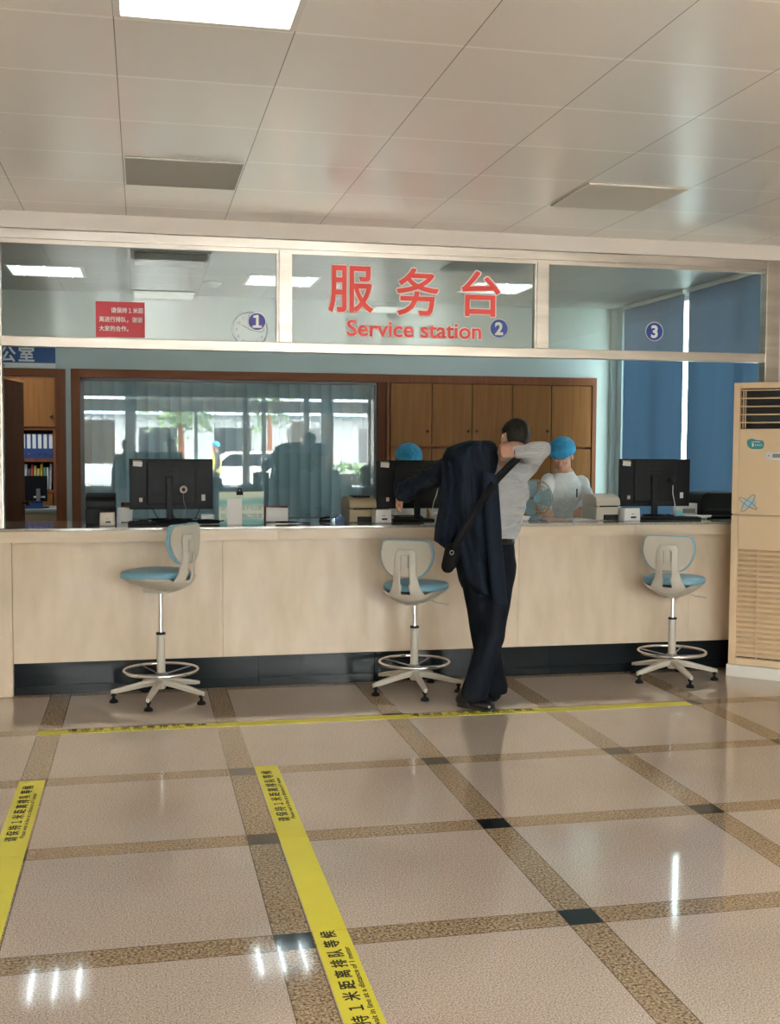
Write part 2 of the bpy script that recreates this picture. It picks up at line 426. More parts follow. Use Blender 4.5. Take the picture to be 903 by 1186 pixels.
# ------------------------------------------------------------------ partition frame and transom glass
zT0, zT1 = 2.247, 2.312; zR0, zR1 = 2.895, 2.985
mx = [(A(322.4, 350, YG).x, A(335.5, 350, YG).x), (A(620.5, 350, YG).x, A(632.5, 350, YG).x), (A(884.5, 350, YG).x, A(899, 350, YG).x)]
px0 = -1.315; px1 = -1.275
part_f = MB()
part_f.span((-1.62, YG - .03, zR0 + .03), (4.12, YG + .05, zR1), .004)
part_f.span((px1, YG - .018, zR0), (mx[2][0], YG + .04, zR0 + .03), .003)
part_f.span((-1.62, YG - .03, zT0), (mx[2][1], YG + .05, zT1), .006)
for a, b in mx[:2]:
    part_f.span((a, YG - .03, zT1), (b, YG + .05, zR0 + .02), .004)
    part_f.span((a - .014, YG - .016, zT1), (b + .014, YG + .036, zR0), .002)
part_f.span((mx[2][0], YG - .035, 1.087), (4.14, YG + .055, zR1), .006)
part_f.span((px0, YG - .03, 1.088), (px1, YG + .05, zR0 + .03), .006)
tr = struct('trim_2', part_f, 'steel')
for i, (a, b) in enumerate([(px1, mx[0][0]), (mx[0][1], mx[1][0]), (mx[1][1], mx[2][0])]):
    g = struct('window_%d' % (3 + i), MB().span((a, YG + .006, zT1), (b, YG + .014, zR0)), 'glass_transom')
struct('wall_beside_post', MB().span((-1.62, YG - .02, 1.088), (px0, YG + .05, zR1 - .03)), 'white_wall')

# ------------------------------------------------------------------ ceiling fittings
def fixture(x0, x1, y0, y1, z, label, tube='tube', grp='ceiling lights in the staff room'):
    t = thing('ceiling_light', label, 'ceiling light', ((x0 + x1) / 2, (y0 + y1) / 2, z), group=grp)
    hx, hy = (x1 - x0) / 2, (y1 - y0) / 2
    f = MB()
    for s in (-1, 1):
        f.span((-hx, s * hy - .012, -.006), (hx, s * hy + .012, .004)); f.span((s * hx - .012, -hy, -.006), (s * hx + .012, hy, .004))
    f.build('light_frame', 'white_plastic', t)
    MB().span((-hx + .012, -hy + .012, -.003), (hx - .012, hy - .012, .001)).build('diffuser', 'diffuser' if tube == 'tube' else 'tube_hall', t)
    if tube == 'tube':
        for k in range(3):
            q = -hx + hx * 2 * (k + .5) / 3
            MB().tube([(q, -hy + .04, .002), (q, hy - .04, .002)], .009, 8).build('lamp_tube', 'tube', t)
    return t
C1 = GX - PX_
fixture(-1.49, -.885, 3.09, 3.69, 3.08, 'white square tube light in staff room ceiling behind the leftmost transom pane')
fixture(.50, 1.11, 3.17, 3.80, 3.08, 'white square tube light in staff room ceiling behind the first mullion')
fixture(2.50, 3.09, 3.12, 3.80, 3.08, 'white square tube light in staff room ceiling behind the last red character')
fixture(C1 + .012, GX - .012, -3.23, -2.63, CH, 'bright square panel light in the hall ceiling above the counter approach', 'tube_hall', 'ceiling lights in the hall')
fixture(2.00, 2.60, -3.85, -3.25, CH, 'square panel light in hall ceiling further right', 'tube_hall', 'ceiling lights in the hall')
# unseen ceiling light, added to light the office
fixture(-2.4, -1.8, 5.7, 6.3, 2.94, 'square ceiling light inside the back office', 'tube', 'ceiling lights in the office')
def hatch(x0, x1, y0, y1, z, m, label, name='ceiling_hatch'):
    o = MB().span((x0 + .012, y0 + .012, z - .012), (x1 - .012, y1 - .012, z - .001), .003).build(name, m); return tag(o, label, 'ceiling panel')
mat('hatch_grey', (.50, .485, .46), .7); mat('hatch_cream', (.66, .62, .55), .7)
hatch(C1, GX, -.695, -.06, CH, 'hatch_grey', 'matt grey square access panel in hall ceiling near the red notice')
hatch(2.00, 2.62, -.695, -.06, CH, 'hatch_cream', 'matt cream square access panel in hall ceiling on the right')
v = thing('air_vent', 'grey square air vent in staff room ceiling above red notice', 'air vent', ((C1 + GX) / 2, 2.46, 3.08))
MB().span((-.30, -.34, -.008), (.30, .34, -.001)).build('vent_frame', 'hatch_grey', v)
vs = MB()
for k in range(11): vs.box((0, -.29 + k * .058, -.014), (.54, .03, .006), Euler((.5, 0, 0)))
vs.build('vent_slats', 'vent_grey', v)
p = A(246, 327, 3.0); p = AZ(246, 327, 3.08)
sd = thing('smoke_detector', 'round white smoke detector on staff room ceiling', 'smoke detector', (p.x, p.y, 3.08))
MB().lathe([(.085, 0), (.085, -.012), (.06, -.03), (.035, -.045), (.0005, -.048)], seg=28).build('detector_housing', 'white_plastic', sd, True)

# ================================================================== COUNTER
YC = .90
cz = 1.087
ct = thing('service_counter', 'long beige service counter with dark stone plinth', 'counter', (1.4, 1.2, 0))
def cpart(name, mb, m):
    o = mb.build(name, m, ct); o.location = -ct.location; return o
XL, XE = -1.60, 4.10
cpart('countertop', MB().span((XL, YC - .002, cz - .018), (XE + .012, 1.68, cz), .003), 'counter_top')
mb = MB()
xs = [XL, A(-4, 600, YC).x, A(322, 611, YC).x, A(735, 611, YC).x, XE]
for a, b in zip(xs, xs[1:]): mb.span((a + .0008, YC, .997), (b - .0008, YC + .05, cz - .019), .0015)
cpart('counter_edge', mb, 'counter_edge')
xp = A(13, 700, YC + .03).x
cpart('end_pilaster', MB().span((XL, YC + .012, 0.0), (-1.235, 1.66, .997), .003), 'counter_panel')
mb = MB()
xs = [-1.235, A(258, 700, .95).x, A(600, 700, .95).x, A(797, 700, .95).x, XE]
for a, b in zip(xs, xs[1:]): mb.span((a + .001, .95, .208), (b - .001, 1.0, .997), .001)
cpart('front_panel', mb, 'counter_panel')
mb = MB(); xs = [-1.235, .35, 1.15, 1.85, 2.43, 3.2, XE]
for a, b in zip(xs, xs[1:]): mb.span((a + .001, .975, .055), (b - .001, 1.02, .208), .001)
for a, b in zip(xs, xs[1:]): mb.span((a + .001, .952, 0), (b - .001, 1.02, .055), .002)
cpart('plinth', mb, 'black_stone')
cpart('back_panel', MB().span((XL, 1.56, 0), (XE + .01, 1.6, cz - .018)), 'counter_panel')

# ================================================================== BACK WALL: window, cabinet, door
# window surround
wf = MB()
x0, x1 = A(82.7, 500, YB).x, A(93, 500, YB).x
zt, zb = A(300, 431, YB).z, A(300, 440.5, YB).z
wf.span((x0, YB - .03, .80), (x1, YB + .10, zt), .004)
w1 = struct('window_1', wf, 'wood_frame')
xr = A(437, 500, YB).x; xr2 = A(450, 500, YB).x
MB().span((x1, YB - .03, zb), (xr2, YB + .10, zt), .004).build('window_head', 'wood_frame_h', w1)
MB().span((xr, YB - .005, .80), (xr2 - .02, YB + .10, zb), .003).build('window_jamb', 'wood_dark', w1)  # dark wood colour paints the shade of the window recess
MB().span((xr2 - .025, YB - .03, .80), (xr2, YB + .10, zb), .003).build('window_mullion', 'wood_frame', w1)
MB().span((x0, YB - .05, .80), (xr2, YB + .10, .86), .004).build('window_sill', 'wood_frame_h', w1)
gx0 = x1
fr = MB(); fr.span((gx0, YB + .03, .86), (gx0 + .035, YB + .08, zb)); fr.span((xr - .02, YB + .03, .86), (xr, YB + .08, zb)); fr.span((gx0, YB + .03, zb - .03), (xr, YB + .08, zb)); fr.span((gx0, YB + .03, .86), (xr, YB + .08, .9))
fr.build('sash_frame', 'grey_plastic', w1)
MB().span((gx0 + .03, YB + .05, .88), (xr - .01, YB + .058, zb - .02)).build('pane', 'glass_window', w1)
# vertical louvre blind behind the glass
vb = thing('vertical_blind', 'teal vertical louvre blind behind the staff room window', 'blind', ((gx0 + xr) / 2, YB + .2, 2.4))
hw = (xr - gx0) / 2
MB().span((-hw - .04, -.02, .0), (hw + .04, .03, .05)).build('head_rail', 'grey_plastic', vb)
mb = MB(); n = 27; stp = 2 * hw / n
for k in range(n):
    xc = -hw + stp * (k + .5); pts = []
    for j in range(6):
        u = j / 5 - .5; pts.append((xc + u * stp * 1.16, u * .035 + .016 * math.cos(u * PI)))
    for a, b in zip(pts, pts[1:]):
        mb.bm.faces.new([mb.bm.verts.new(q) for q in ((a[0], a[1], -1.6), (b[0], b[1], -1.6), (b[0], b[1], 0), (a[0], a[1], 0))])
mb.build('slats', 'louvre', vb)

# built-in cabinet with two rows of doors
def knob(parent, x, y, z, s=.016):
    return MB().lathe([(.004, .0), (.005, -.010), (s, -.014), (s, -.024), (s * .6, -.030), (.001, -.031)], (x, y, z), 'Y', 14).build('knob', 'knob', parent, True)
cab = thing('wall_cabinet', 'tall brown wooden cabinet built into the wall beside the window', 'cabinet', (2.9, YB, 0))
def place(o, t): o.location = o.location - t.location; return o
def inp(mb, name, m, t, smooth=False):
    o = mb.build(name, m, t, smooth); 
    # geometry is given in world coordinates, parts sit under a rotated/translated root
    o.matrix_parent_inverse = t.matrix_basis.inverted(); return o
def winv(o, t): o.matrix_parent_inverse = t.matrix_basis.inverted(); return o
cx1 = A(689, 500, YB).x
fr = MB()
fr.span((xr2, YB - .03, zb), (cx1, YB + .4, zt), .003); fr.span((A(684.5, 480, YB).x, YB - .03, 0), (cx1, YB + .4, zb), .003)
fr.span((xr2, YB + .02, 0), (cx1 - .02, YB + .4, zb)); fr.span((xr2, YB - .02, 0), (cx1, YB + .05, .08))
inp(fr, 'carcass', 'wood_frame', cab)
edges = [451.5, 499.6, 546.2, 592.4, 637.6, 684.5]
zm = A(570, 517.5, YB).z
kn = {0: 494, 1: 541, 2: 551, 3: 632.6}
for i in range(5):
    a, b = A(edges[i], 480, YB).x, A(edges[i + 1], 480, YB).x
    o = inp(MB().span((a + .004, YB - .018, zm + .003), (b - .004, YB + .02, zb - .006), .002), 'cabinet_door', 'wood_door', cab)
    if i in kn:
        k = knob(o, A(kn[i], 499, YB).x, YB - .018, A(kn[i], 499.5, YB).z)
    o = inp(MB().span((a + .004, YB - .018, .10), (b - .004, YB + .02, zm - .022), .002), 'cabinet_door', 'wood_door', cab)

# doorway frame
df = MB(); za, zb2 = A(40, 427, YB).z, A(40, 435.5, YB).z
xa, xb = A(64.5, 500, YB).x, A(76.5, 500, YB).x
df.span((xa, YB - .03, 0), (xb, YB + .16, za), .004); xl = A(2, 500, YB).x
df.span((xl - .11, YB - .03, 0), (xl, YB + .16, za), .004)
d1 = struct('door_1', df, 'wood_frame')
MB().span((xl, YB - .03, zb2), (xa, YB + .16, za), .004).build('door_head', 'wood_frame_h', d1)
# open leaf, hinged on the left
hx = A(4, 500, YB + .16).x
tip = A(25.5, 500, YB + .92)
dv = V(tip.x - hx, .76, 0); ln = dv.length; ang = math.atan2(dv.y, dv.x)
leaf = thing('door_leaf', 'dark brown wooden door standing open into the office', 'door', (hx, YB + .16, 0), ang)
MB().span((0, -.02, .01), (ln, .02, zb2 - .02), .003).build('door_panel', 'wood_dark', leaf)
kb = MB(); kb.lathe([(.03, -.02), (.03, -.026), (.012, -.03), (.012, -.05), (.030, -.055), (.034, -.075), (.02, -.09), (.001, -.092)], (ln - .07, 0, 1.02), 'Y', 18)
kb.build('door_knob', 'knob', leaf, True)

# office sign over the door
s0 = A(-60, 411, YB - .02); s1 = A(64, 411, YB - .02)
zt_s, zm_s, zb_s = A(30, 398, YB - .02).z, A(30, 420, YB - .02).z, A(30, 426, YB - .02).z
sg = thing('office_sign', 'blue office sign with white characters above the open doorway', 'sign', (s1.x - .4, YB, zm_s))
inp(MB().span((s0.x, YB - .02, zm_s), (s1.x, YB, zt_s), .002), 'sign_panel', 'sign_blue', sg)
inp(MB().span((s0.x, YB - .02, zb_s), (s1.x, YB, zm_s - .001), .002), 'sign_strip', 'sign_white', sg)
sz = .155
winv(text('sign_text', '公', sz, (A(-1.5, 400, YB - .022).x, YB - .022, A(0, 417, YB - .022).z), (1, 0, 0), (0, 0, 1), 'sign_white', sg, .004), sg)
winv(text('sign_text', '室', sz, (A(20.5, 400, YB - .022).x, YB - .022, A(20, 417, YB - .022).z), (1, 0, 0), (0, 0, 1), 'sign_white', sg, .004), sg)
winv(text('sign_text', '办', sz, (A(-23, 400, YB - .022).x, YB - .022, A(-20, 417, YB - .022).z), (1, 0, 0), (0, 0, 1), 'sign_white', sg, .004), sg)
winv(text('sign_text', 'Office', .045, (A(-9, 400, YB - .022).x, YB - .022, A(0, 424.3, YB - .022).z), (1, 0, 0), (0, 0, 1), 'black_ink', sg, .0), sg)

# wall clock (lower part hidden by the transom)
pc = A(289.5, 382, YB - .03)
ck = thing('wall_clock', 'round pale wall clock behind the glass beside number one disc', 'clock', (pc.x, YB, pc.z))
MB().lathe([(.178, 0), (.178, -.035), (.165, -.042), (.160, -.03), (.001, -.03)], (0, 0, 0), 'Y', 40).build('clock_body', 'clock_face', ck, True)
MB().torus(.172, .010, (0, -.036, 0), axis='Y').build('clock_rim', 'grey_plastic', ck, True)
for h in range(12):
    a = rad(90 - 30 * (h + 1)); text('clock_numeral', str(h + 1), .045, (.132 * math.cos(a), -.032, .132 * math.sin(a) - .016), (1, 0, 0), (0, 0, 1), 'grey_plastic', ck, .0005, align='CENTER')
for a, l in ((rad(200 - 50), .09), (rad(-10), .12)):
    MB().tube([(0, -.034, 0), (l * math.cos(a), -.034, l * math.sin(a))], .003, 6).build('clock_hand', 'black_ink', ck)

# ---------------------------------------------------------------- roller blinds over the right-hand windows
def roller(y0, y1, label):
    t = thing('roller_blind', label, 'blind', (XR - .04, (y0 + y1) / 2, 3.05), group='blue roller blinds on the right wall')
    h = (y1 - y0) / 2
    MB().tube([(0, -h, 0), (0, h, 0)], .022, 12).build('roller_tube', 'white_plastic', t, True)
    mb = MB(); nn = 20
    pr = [(.006 * math.sin(k * .9 + y0), -h + 2 * h * k / nn) for k in range(nn + 1)]
    for (xa_, ya_), (xb_, yb_) in zip(pr, pr[1:]):
        mb.bm.faces.new([mb.bm.verts.new(q) for q in ((xa_, ya_, -2.95), (xb_, yb_, -2.95), (xb_, yb_, 0), (xa_, ya_, 0))])
    bmesh.ops.remove_doubles(mb.bm, verts=mb.bm.verts, dist=1e-5)
    o = mb.build('blind_fabric', 'roller_fabric', t, True)
    MB().span((-.01, -h, -2.98), (.01, h, -2.95)).build('bottom_bar', 'white_plastic', t)
roller(3.035, 4.37, 'blue roller blind hanging behind the monitor beside the white pilaster')
roller(1.68, 2.95, 'blue roller blind hanging next to the cream air conditioner')
# pale pilaster strip at the room corner
struct('trim_4', MB().span((A(707, 500, YB - .05).x, YB - .06, 0), (XR, YB, 3.08), .004), 'teal_wall')

# ================================================================== LETTERING ON THE GLASS
YL = YG + .005
def lettering():
    t = thing('glass_lettering', 'large red Chinese and English service station lettering on the transom glass', 'lettering', (1.2, YL, 2.6))
    for ch, x0_, x1_, y0_, y1_ in (('服', 379, 433, 308, 362), ('务', 458, 509, 311, 366), ('台', 533, 580, 314, 367)):
        a = A(x0_, y1_, YL); b = A(x1_, y0_, YL)
        wd, hh = b.x - a.x, b.z - a.z
        base = None
        for m_, bo, dy, nm in ((None, 0, 0, ''), ('letter_pink', .040, 0, 'character_outline'), ('sign_red', .013, -.0015, 'sign_character')):
            c = bpy.data.curves.new('t', 'FONT'); c.body = ch; c.size = 1; c.extrude = .0006; c.resolution_u = 3
            o = bpy.data.objects.new('t', c); COL.objects.link(o); me = embolden(eval_mesh(o), bo, 12); bpy.data.objects.remove(o)
            if base is None:
                xs_ = [v_.co.x for v_ in me.vertices]; ys_ = [v_.co.y for v_ in me.vertices]; base = (min(xs_), max(xs_), min(ys_), max(ys_)); continue
            mnx, mxx, mny, mxy = base; gx_ = .010
            sxx = (wd - 2 * gx_) / (mxx - mnx); szz = (hh - 2 * gx_) / (mxy - mny)
            for v_ in me.vertices:
                x_, y_, z_ = v_.co
                v_.co = V(a.x + gx_ + (x_ - mnx) * sxx, YL - .002 + dy - z_, a.z + gx_ + (y_ - mny) * szz)
            winv(mesh_obj(nm, me, m_, t), t)
    a = A(401, 390, YL); b = A(558, 372, YL)
    for m_, bo, dy, nm in (('letter_pink', .0085, 0, 'english_outline'), ('sign_red', .0022, -.0015, 'english_text')):
        winv(text(nm, 'Service station', .150, (a.x, YL - .002 + dy, A(401, 388.5, YL).z), (1, 0, -.0), (0, 0, 1), m_, t, bo, width=b.x - a.x - (0 if 'out' in nm else .01)), t)
lettering()
def disc(n, px, py, r, m, label):
    c = A(px, py, YL)
    t = thing('number_disc', label, 'number disc', (c.x, YL, c.z), group='round number discs on the transom glass')
    MB().lathe([(r, 0), (r, -.002), (.001, -.002)], (0, 0, 0), 'Y', 40).build('disc_rim', 'sign_white', t)
    MB().lathe([(r * .93, -.002), (r * .93, -.003), (.001, -.003)], (0, 0, 0), 'Y', 40).build('disc_face', m, t)
    text('disc_number', n, r * 1.75, (0, -.004, -r * .62), (1, 0, 0), (0, 0, 1), 'sign_white', t, .0045, align='CENTER')
disc('１', 297.5, 372.5, .060, 'number_indigo', 'round indigo disc with a white number one')
disc('2', 577.5, 380.5, .067, 'number_blue', 'round blue disc with a white number two')
disc('3', 757.5, 384, .068, 'number_blue', 'round blue disc with a white number three')
a, b = A(111, 390, YL), A(167.5, 350.5, YL)
rn = thing('red_notice', 'small red square notice with white Chinese writing on the glass', 'notice', (a.x, YL, a.z))
W_, H_ = b.x - a.x, b.z - a.z
MB().span((0, -.002, 0), (W_, 0, H_)).build('notice_sheet', 'sticker_red', rn)
for i, s_ in enumerate(('请保持１米距', '离进行排队，谢谢', '大家的合作。')):
    text('notice_text', s_, .0375, (.095 if i == 0 else .020, -.0035, H_ * (.70 - .26 * i)), (1, 0, 0), (0, 0, 1), 'sign_white', rn, .0007, sx=.92)

# ================================================================== FLOOR TAPE
zt0 = .0
def tape(x0, y0, x1, y1, label, txt, flip=False):
    t = thing('floor_tape', label, 'floor tape', (x0, y0, 0), group='yellow distance tape on the floor')
    o = MB().span((0, 0, 0), (x1 - x0, y1 - y0, .0012)).build('tape_strip', 'yellow_tape', t)
    if txt:
        ts = txt; zz = .0014
        if x1 - x0 > y1 - y0:   # runs across
            text('tape_text', '请保持１米距离排队等候', .056, (ts, .052, zz), (1, 0, 0), (0, 1, 0), 'black_ink', t, .0009, spacing=1.6, ext=.0003)
            text('tape_text', 'Please wait in line at a distance of 1 meter', .026, (ts + .03, .018, zz), (1, 0, 0), (0, 1, 0), 'black_ink', t, .0002, width=.62, ext=.0003)
        else:
            text('tape_text', '请保持１米距离排队等候', .056, (.070, ts, zz), (0, 1, 0), (-1, 0, 0), 'black_ink', t, .0009, spacing=1.6, ext=.0003)
            text('tape_text', 'Please wait in line at a distance of 1 meter', .026, (.100, ts + .03, zz), (0, 1, 0), (-1, 0, 0), 'black_ink', t, .0002, width=.62, ext=.0003)
tw = .118
tape(.130, -2.06, .130 + tw, -.985, 'printed yellow tape with its far end beside the black floor square', .20)
tape(.130, -2.998, .130 + tw, -2.064, 'blank yellow tape between two printed lengths on the floor', 0)
tape(.130, -4.05, .130 + tw, -3.002, 'printed yellow tape running out of the bottom of the picture', .26)
tape(-1.005, -2.06, -1.005 + tw + .004, -1.02, 'printed yellow tape on the brown band by the left edge', .17)
tape(-1.005, -3.9, -1.005 + tw + .004, -2.064, 'blank yellow tape running out at the left edge', 0)
tape(-1.0, -.128, .0, -.030, 'printed yellow cross tape in front of the side-on chair', .16)
tape(.002, -.130, 1.0, -.032, 'blank yellow cross tape between the two printed lengths', 0)
tape(1.002, -.132, 2.0, -.034, 'printed yellow cross tape under the shoes of the man', .16)
tape(2.002, -.134, 2.98, -.036, 'blank yellow cross tape ending at a black floor square', 0)

# ================================================================== CHAIRS
def superpt(a, rx, ry, p=2.6):
    c, s = math.cos(a), math.sin(a)
    return (rx * math.copysign(abs(c) ** (2 / p), c), ry * math.copysign(abs(s) ** (2 / p), s))
def pad(outline, zs, name, m, parent, f):
    # outline: function(scale)->pts ; zs: list of (scale, offset) ; f maps (u, v, h) to space
    mb = MB(); rings = []
    for sc_, h in zs:
        rings.append([mb.bm.verts.new(f(x * sc_, y * sc_, h)) for x, y in outline])
    for a, b in zip(rings, rings[1:]):
        n_ = len(a)
        for k in range(n_): mb.bm.faces.new((a[k], a[(k + 1) % n_], b[(k + 1) % n_], b[k]))
    mb.bm.faces.new(rings[0][::-1]); mb.bm.faces.new(rings[-1])
    return mb.build(name, m, parent, True)
def rpoly(pts, r=.05, n=5):
    out = []; N_ = len(pts)
    for i in range(N_):
        p = Vector(pts[i]); a = (Vector(pts[i - 1]) - p); b = (Vector(pts[(i + 1) % N_]) - p)
        ra = min(r, a.length * .45); rb = min(r, b.length * .45)
        q0 = p + a.normalized() * ra; q1 = p + b.normalized() * rb
        for k in range(n + 1):
            t = k / n; out.append(tuple((1 - t) ** 2 * q0 + 2 * t * (1 - t) * p + t * t * q1))
    return out
def make_chair(label, x, y, rz, zs, phase):
    t = thing('drafting_chair', label, 'chair', (x, y, 0), rz, 'tall swivel chairs at the counter')
    # local: chair faces +Y, zs = underside of shell
    R0 = .295
    hub = MB(); hub.lathe([(.024, .075), (.030, .085), (.040, .10), (.040, .125), (.030, .140), (.0265, .150)], seg=24)
    hub.build('hub', 'chair_shell', t, True)
    for k in range(5):
        a = rad(phase + 72 * k) - rz; d = V(math.cos(a), math.sin(a), 0); s = V(-d.y, d.x, 0)
        lg = MB(); prev = None
        prof = [(.025, .102, .138, .024), (.12, .088, .126, .022), (.22, .070, .102, .019), (R0, .056, .083, .016), (R0 + .018, .054, .078, .012)]
        for rr, z0, z1, wd in prof:
            ring = [lg.bm.verts.new(d * rr + s * q[0] + V(0, 0, q[1])) for q in ((-wd * .6, z0), (wd * .6, z0), (wd, (z0 * .3 + z1 * .7)), (wd * .75, z1), (-wd * .75, z1), (-wd, (z0 * .3 + z1 * .7)))]
            if prev:
                for q in range(6): lg.bm.faces.new((prev[q], prev[(q + 1) % 6], ring[(q + 1) % 6], ring[q]))
            else: lg.bm.faces.new(ring[::-1])
            prev = ring
        lg.bm.faces.new(prev)
        l = lg.build('leg', 'chair_shell', t, True)
        g = MB(); c = d * R0
        g.lathe([(.027, 0), (.029, .006), (.022, .018), (.010, .024), (.009, .040), (.015, .044), (.015, .060)], c, 'Z', 18)
        g.build('glide', 'black_soft', l, True)
    MB().lathe([(.0265, .148), (.0265, .43), (.024, .432)], seg=24).build('column', 'chair_shell', t, True)
    MB().lathe([(.030, .424), (.030, .436), (.016, .438)], seg=24).build('column_collar', 'black_plastic', t, True)
    MB().lathe([(.014, .434), (.014, zs + .02)], seg=18).build('gas_lift', 'chrome', t, True)
    r = MB(); r.torus(.232, .0105, (0, 0, .195))
    fr_ = r.build('foot_ring', 'chrome', t, True)
    sp = MB()
    for k in range(4):
        a = rad(phase + 30 + 90 * k) - rz; sp.tube([(.02 * math.cos(a), .02 * math.sin(a), .165), (.228 * math.cos(a), .228 * math.sin(a), .193)], .005, 8)
    sp.lathe([(.033, .145), (.036, .15), (.036, .178), (.033, .182)], seg=20)
    sp.build('ring_spokes', 'grey_plastic', fr_, True)
    # shell: seat bowl running up into the back spine
    path = [(.225, .088, .060), (.19, .070, .125), (.12, .046, .182), (.03, .022, .205), (-.06, .008, .205), (-.13, .010, .192), (-.185, .034, .165), (-.222, .078, .124), (-.240, .130, .094), (-.246, .185, .080), (-.246, .24, .075), (-.243, .30, .073), (-.238, .345, .070), (-.235, .372, .052)]
    # resample
    P_ = []
    for i in range(len(path) - 1):
        for k in range(3):
            tt = k / 3; P_.append(tuple(path[i][j] * (1 - tt) + path[i + 1][j] * tt for j in range(3)))
    P_.append(path[-1])
    mb = MB(); nu = 16; grid = []
    rim = .098
    for (yy, zz, ww) in P_:
        row = []
        for j in range(nu + 1):
            u = j / nu * 2 - 1
            z_ = zz; y_ = yy
            if zz < rim and yy > -.20: z_ = zz + (rim - zz) * abs(u) ** 2.4
            elif yy < -.15: y_ = yy + .03 * abs(u) ** 2 * (1 if zz < .2 else .5)
            row.append(mb.bm.verts.new((u * ww, y_, zs + z_)))
        grid.append(row)
    i0 = next(i for i, q in enumerate(P_) if q[1] > .070 and q[0] < -.15); i1 = next(i for i, q in enumerate(P_) if q[1] > .322 and q[0] < -.2)
    for i in range(len(P_) - 1):
        for j in range(nu):
            um = (j + .5) / nu * 2 - 1
            if i0 <= i < i1 and abs(um * (P_[i][2] + P_[i + 1][2]) / 2) < .0285: continue
            mb.bm.faces.new((grid[i][j], grid[i][j + 1], grid[i + 1][j + 1], grid[i + 1][j]))
    for v_ in [q for q in mb.bm.verts if not q.link_faces]: mb.bm.verts.remove(v_)
    sh = mb.build('shell', 'chair_shell', t, True)
    so = sh.modifiers.new('solid', 'SOLIDIFY'); so.thickness = .012; so.offset = 0
    ss = sh.modifiers.new('sub', 'SUBSURF'); ss.levels = 1; ss.render_levels = 1
    # under-seat block
    MB().span((-.05, -.10, zs - .012), (.05, .08, zs + .05), .015).build('seat_mechanism', 'chair_shell', t, True)
    # cushion
    ol = [superpt(2 * PI * k / 48, .212, .205, 2.7) for k in range(48)]
    ol = [(x_ * (1.0 - .16 * max(0, y_ / .2) ** 2), y_) for x_, y_ in ol]
    zf = lambda x_, y_, h: V(x_, y_ + .022, zs + .088 + h - .10 * max(0, (y_ + .022) - .10) ** 1.3)
    pad(ol, [(.90, 0), (.975, .006), (1.0, .018), (.99, .034), (.93, .046), (.75, .052), (.4, .054), (.05, .054)], 'seat', 'chair_blue', t, zf)
    # backrest: outline in the x / z plane
    bp = rpoly([(-.165, .435), (.165, .435), (.186, .33), (.155, .245), (.098, .188), (-.098, .188), (-.155, .245), (-.186, .33)], .036)
    bc = .315
    bo = [(x_, z_ - bc) for x_, z_ in bp]
    bf = lambda x_, z_, h: V(x_, -.232 + h + .85 * x_ * x_, zs + bc + z_)
    bk = pad(bo, [(.93, -.004), (.95, 0), (.95, .010), (.93, .012)], 'backrest_shell', 'chair_shell', t, bf)
    pad(bo, [(.94, .004), (1.0, .006), (1.015, .014), (1.0, .030), (.94, .040), (.7, .044), (.3, .046), (.05, .046)], 'backrest', 'chair_blue', t, bf)
    MB().span((-.024, -.250, zs + .255), (.024, -.228, zs + .335), .006).build('backrest_slider', 'chair_shell', t, True)
    lv = MB(); lv.tube([(.06, .03, zs + .03), (.14, .04, zs + .0), (.19, .045, zs - .004), (.215, .05, zs - .010)], [.006, .005, .005, .007], 8)
    lv.build('height_lever', 'chair_shell', t, True)
    for c_ in t.children:
        if c_.name.split('.')[0] in ('shell', 'seat', 'backrest', 'backrest_shell', 'backrest_slider', 'seat_mechanism', 'height_lever'): c_.location.y += .022
    return t
make_chair('blue and beige swivel chair turned side-on, its seat raised highest', -.305, .640, rad(57), .700, 182)
make_chair('blue and beige swivel chair seen from behind beside the man', 1.345, .605, rad(-31), .590, 198)
make_chair('blue and beige swivel chair seen from behind near the air conditioner', 3.215, .645, rad(-38), .590, 197)

# ================================================================== DESK ITEMS
def monitor(label, px0_, px1_, py0_, py1_, Y, yaw, sticker=True):
    a = A(px0_, py0_, Y); b = A(px1_, py1_, Y)
    W = (b.x - a.x) / math.cos(yaw) if abs(yaw) > 0 else b.x - a.x
    H = a.z - b.z
    t = thing('monitor', label, 'monitor', ((a.x + b.x) / 2, Y, cz), yaw, 'black monitors on the counter')
    z0 = b.z - cz; zc = z0 + H / 2
    MB().box((0, .012, zc), (W, .022, H), None, .004).build('monitor_housing', 'black_plastic', t)
    MB().box((0, -.006, zc + .01), (W * .58, .018, H * .86), None, .006).build('rear_bulge', 'black_plastic', t)
    MB().box((0, .0245, zc + .006), (W - .016, .002, H - .03)).build('screen', 'screen_off', t)
    st = MB(); st.box((-.012, -.028, (z0 + H * .62) / 2 + .01), (.044, .03, z0 + H * .62), None, .004)
    s = st.build('stand', 'black_plastic', t)
    MB().box((-.012, .02, .007), (.24, .19, .014), None, .005).build('stand_base', 'black_plastic', t)
    fr_ = MB()
    for i in range(7):
        for j in range(2): fr_.box((-.055 + i * .016, -.0155, zc + H * .30 - j * .035), (.008, .002, .016))
    fr_.build('vent_grille', 'dark_gap', t)
    if sticker:
        MB().box((-W * .40, .0002, zc + H * .40), (.062, .003, .034), Euler((0, .08, 0))).build('inventory_sticker', 'paper', t)
        MB().box((-W * .405, -.0005, zc + H * .46), (.064, .003, .008), Euler((0, .02, 0))).build('sticker_band', 'tan_plastic', t)
    MB().box((-W * .365, .0002, zc - H * .31), (.022, .003, .028)).build('red_label', 'paper_pink', t)
    MB().box((W * .385, .0002, zc - H * .27), (.026, .003, .044)).build('pale_label', 'paper', t)
    return t, a, b
Ym = 1.34
m1, ma, mb_ = monitor('black monitor with webcam clipped on, behind the side-on chair', 149.5, 246.5, 531.5, 589.5, Ym, 0)
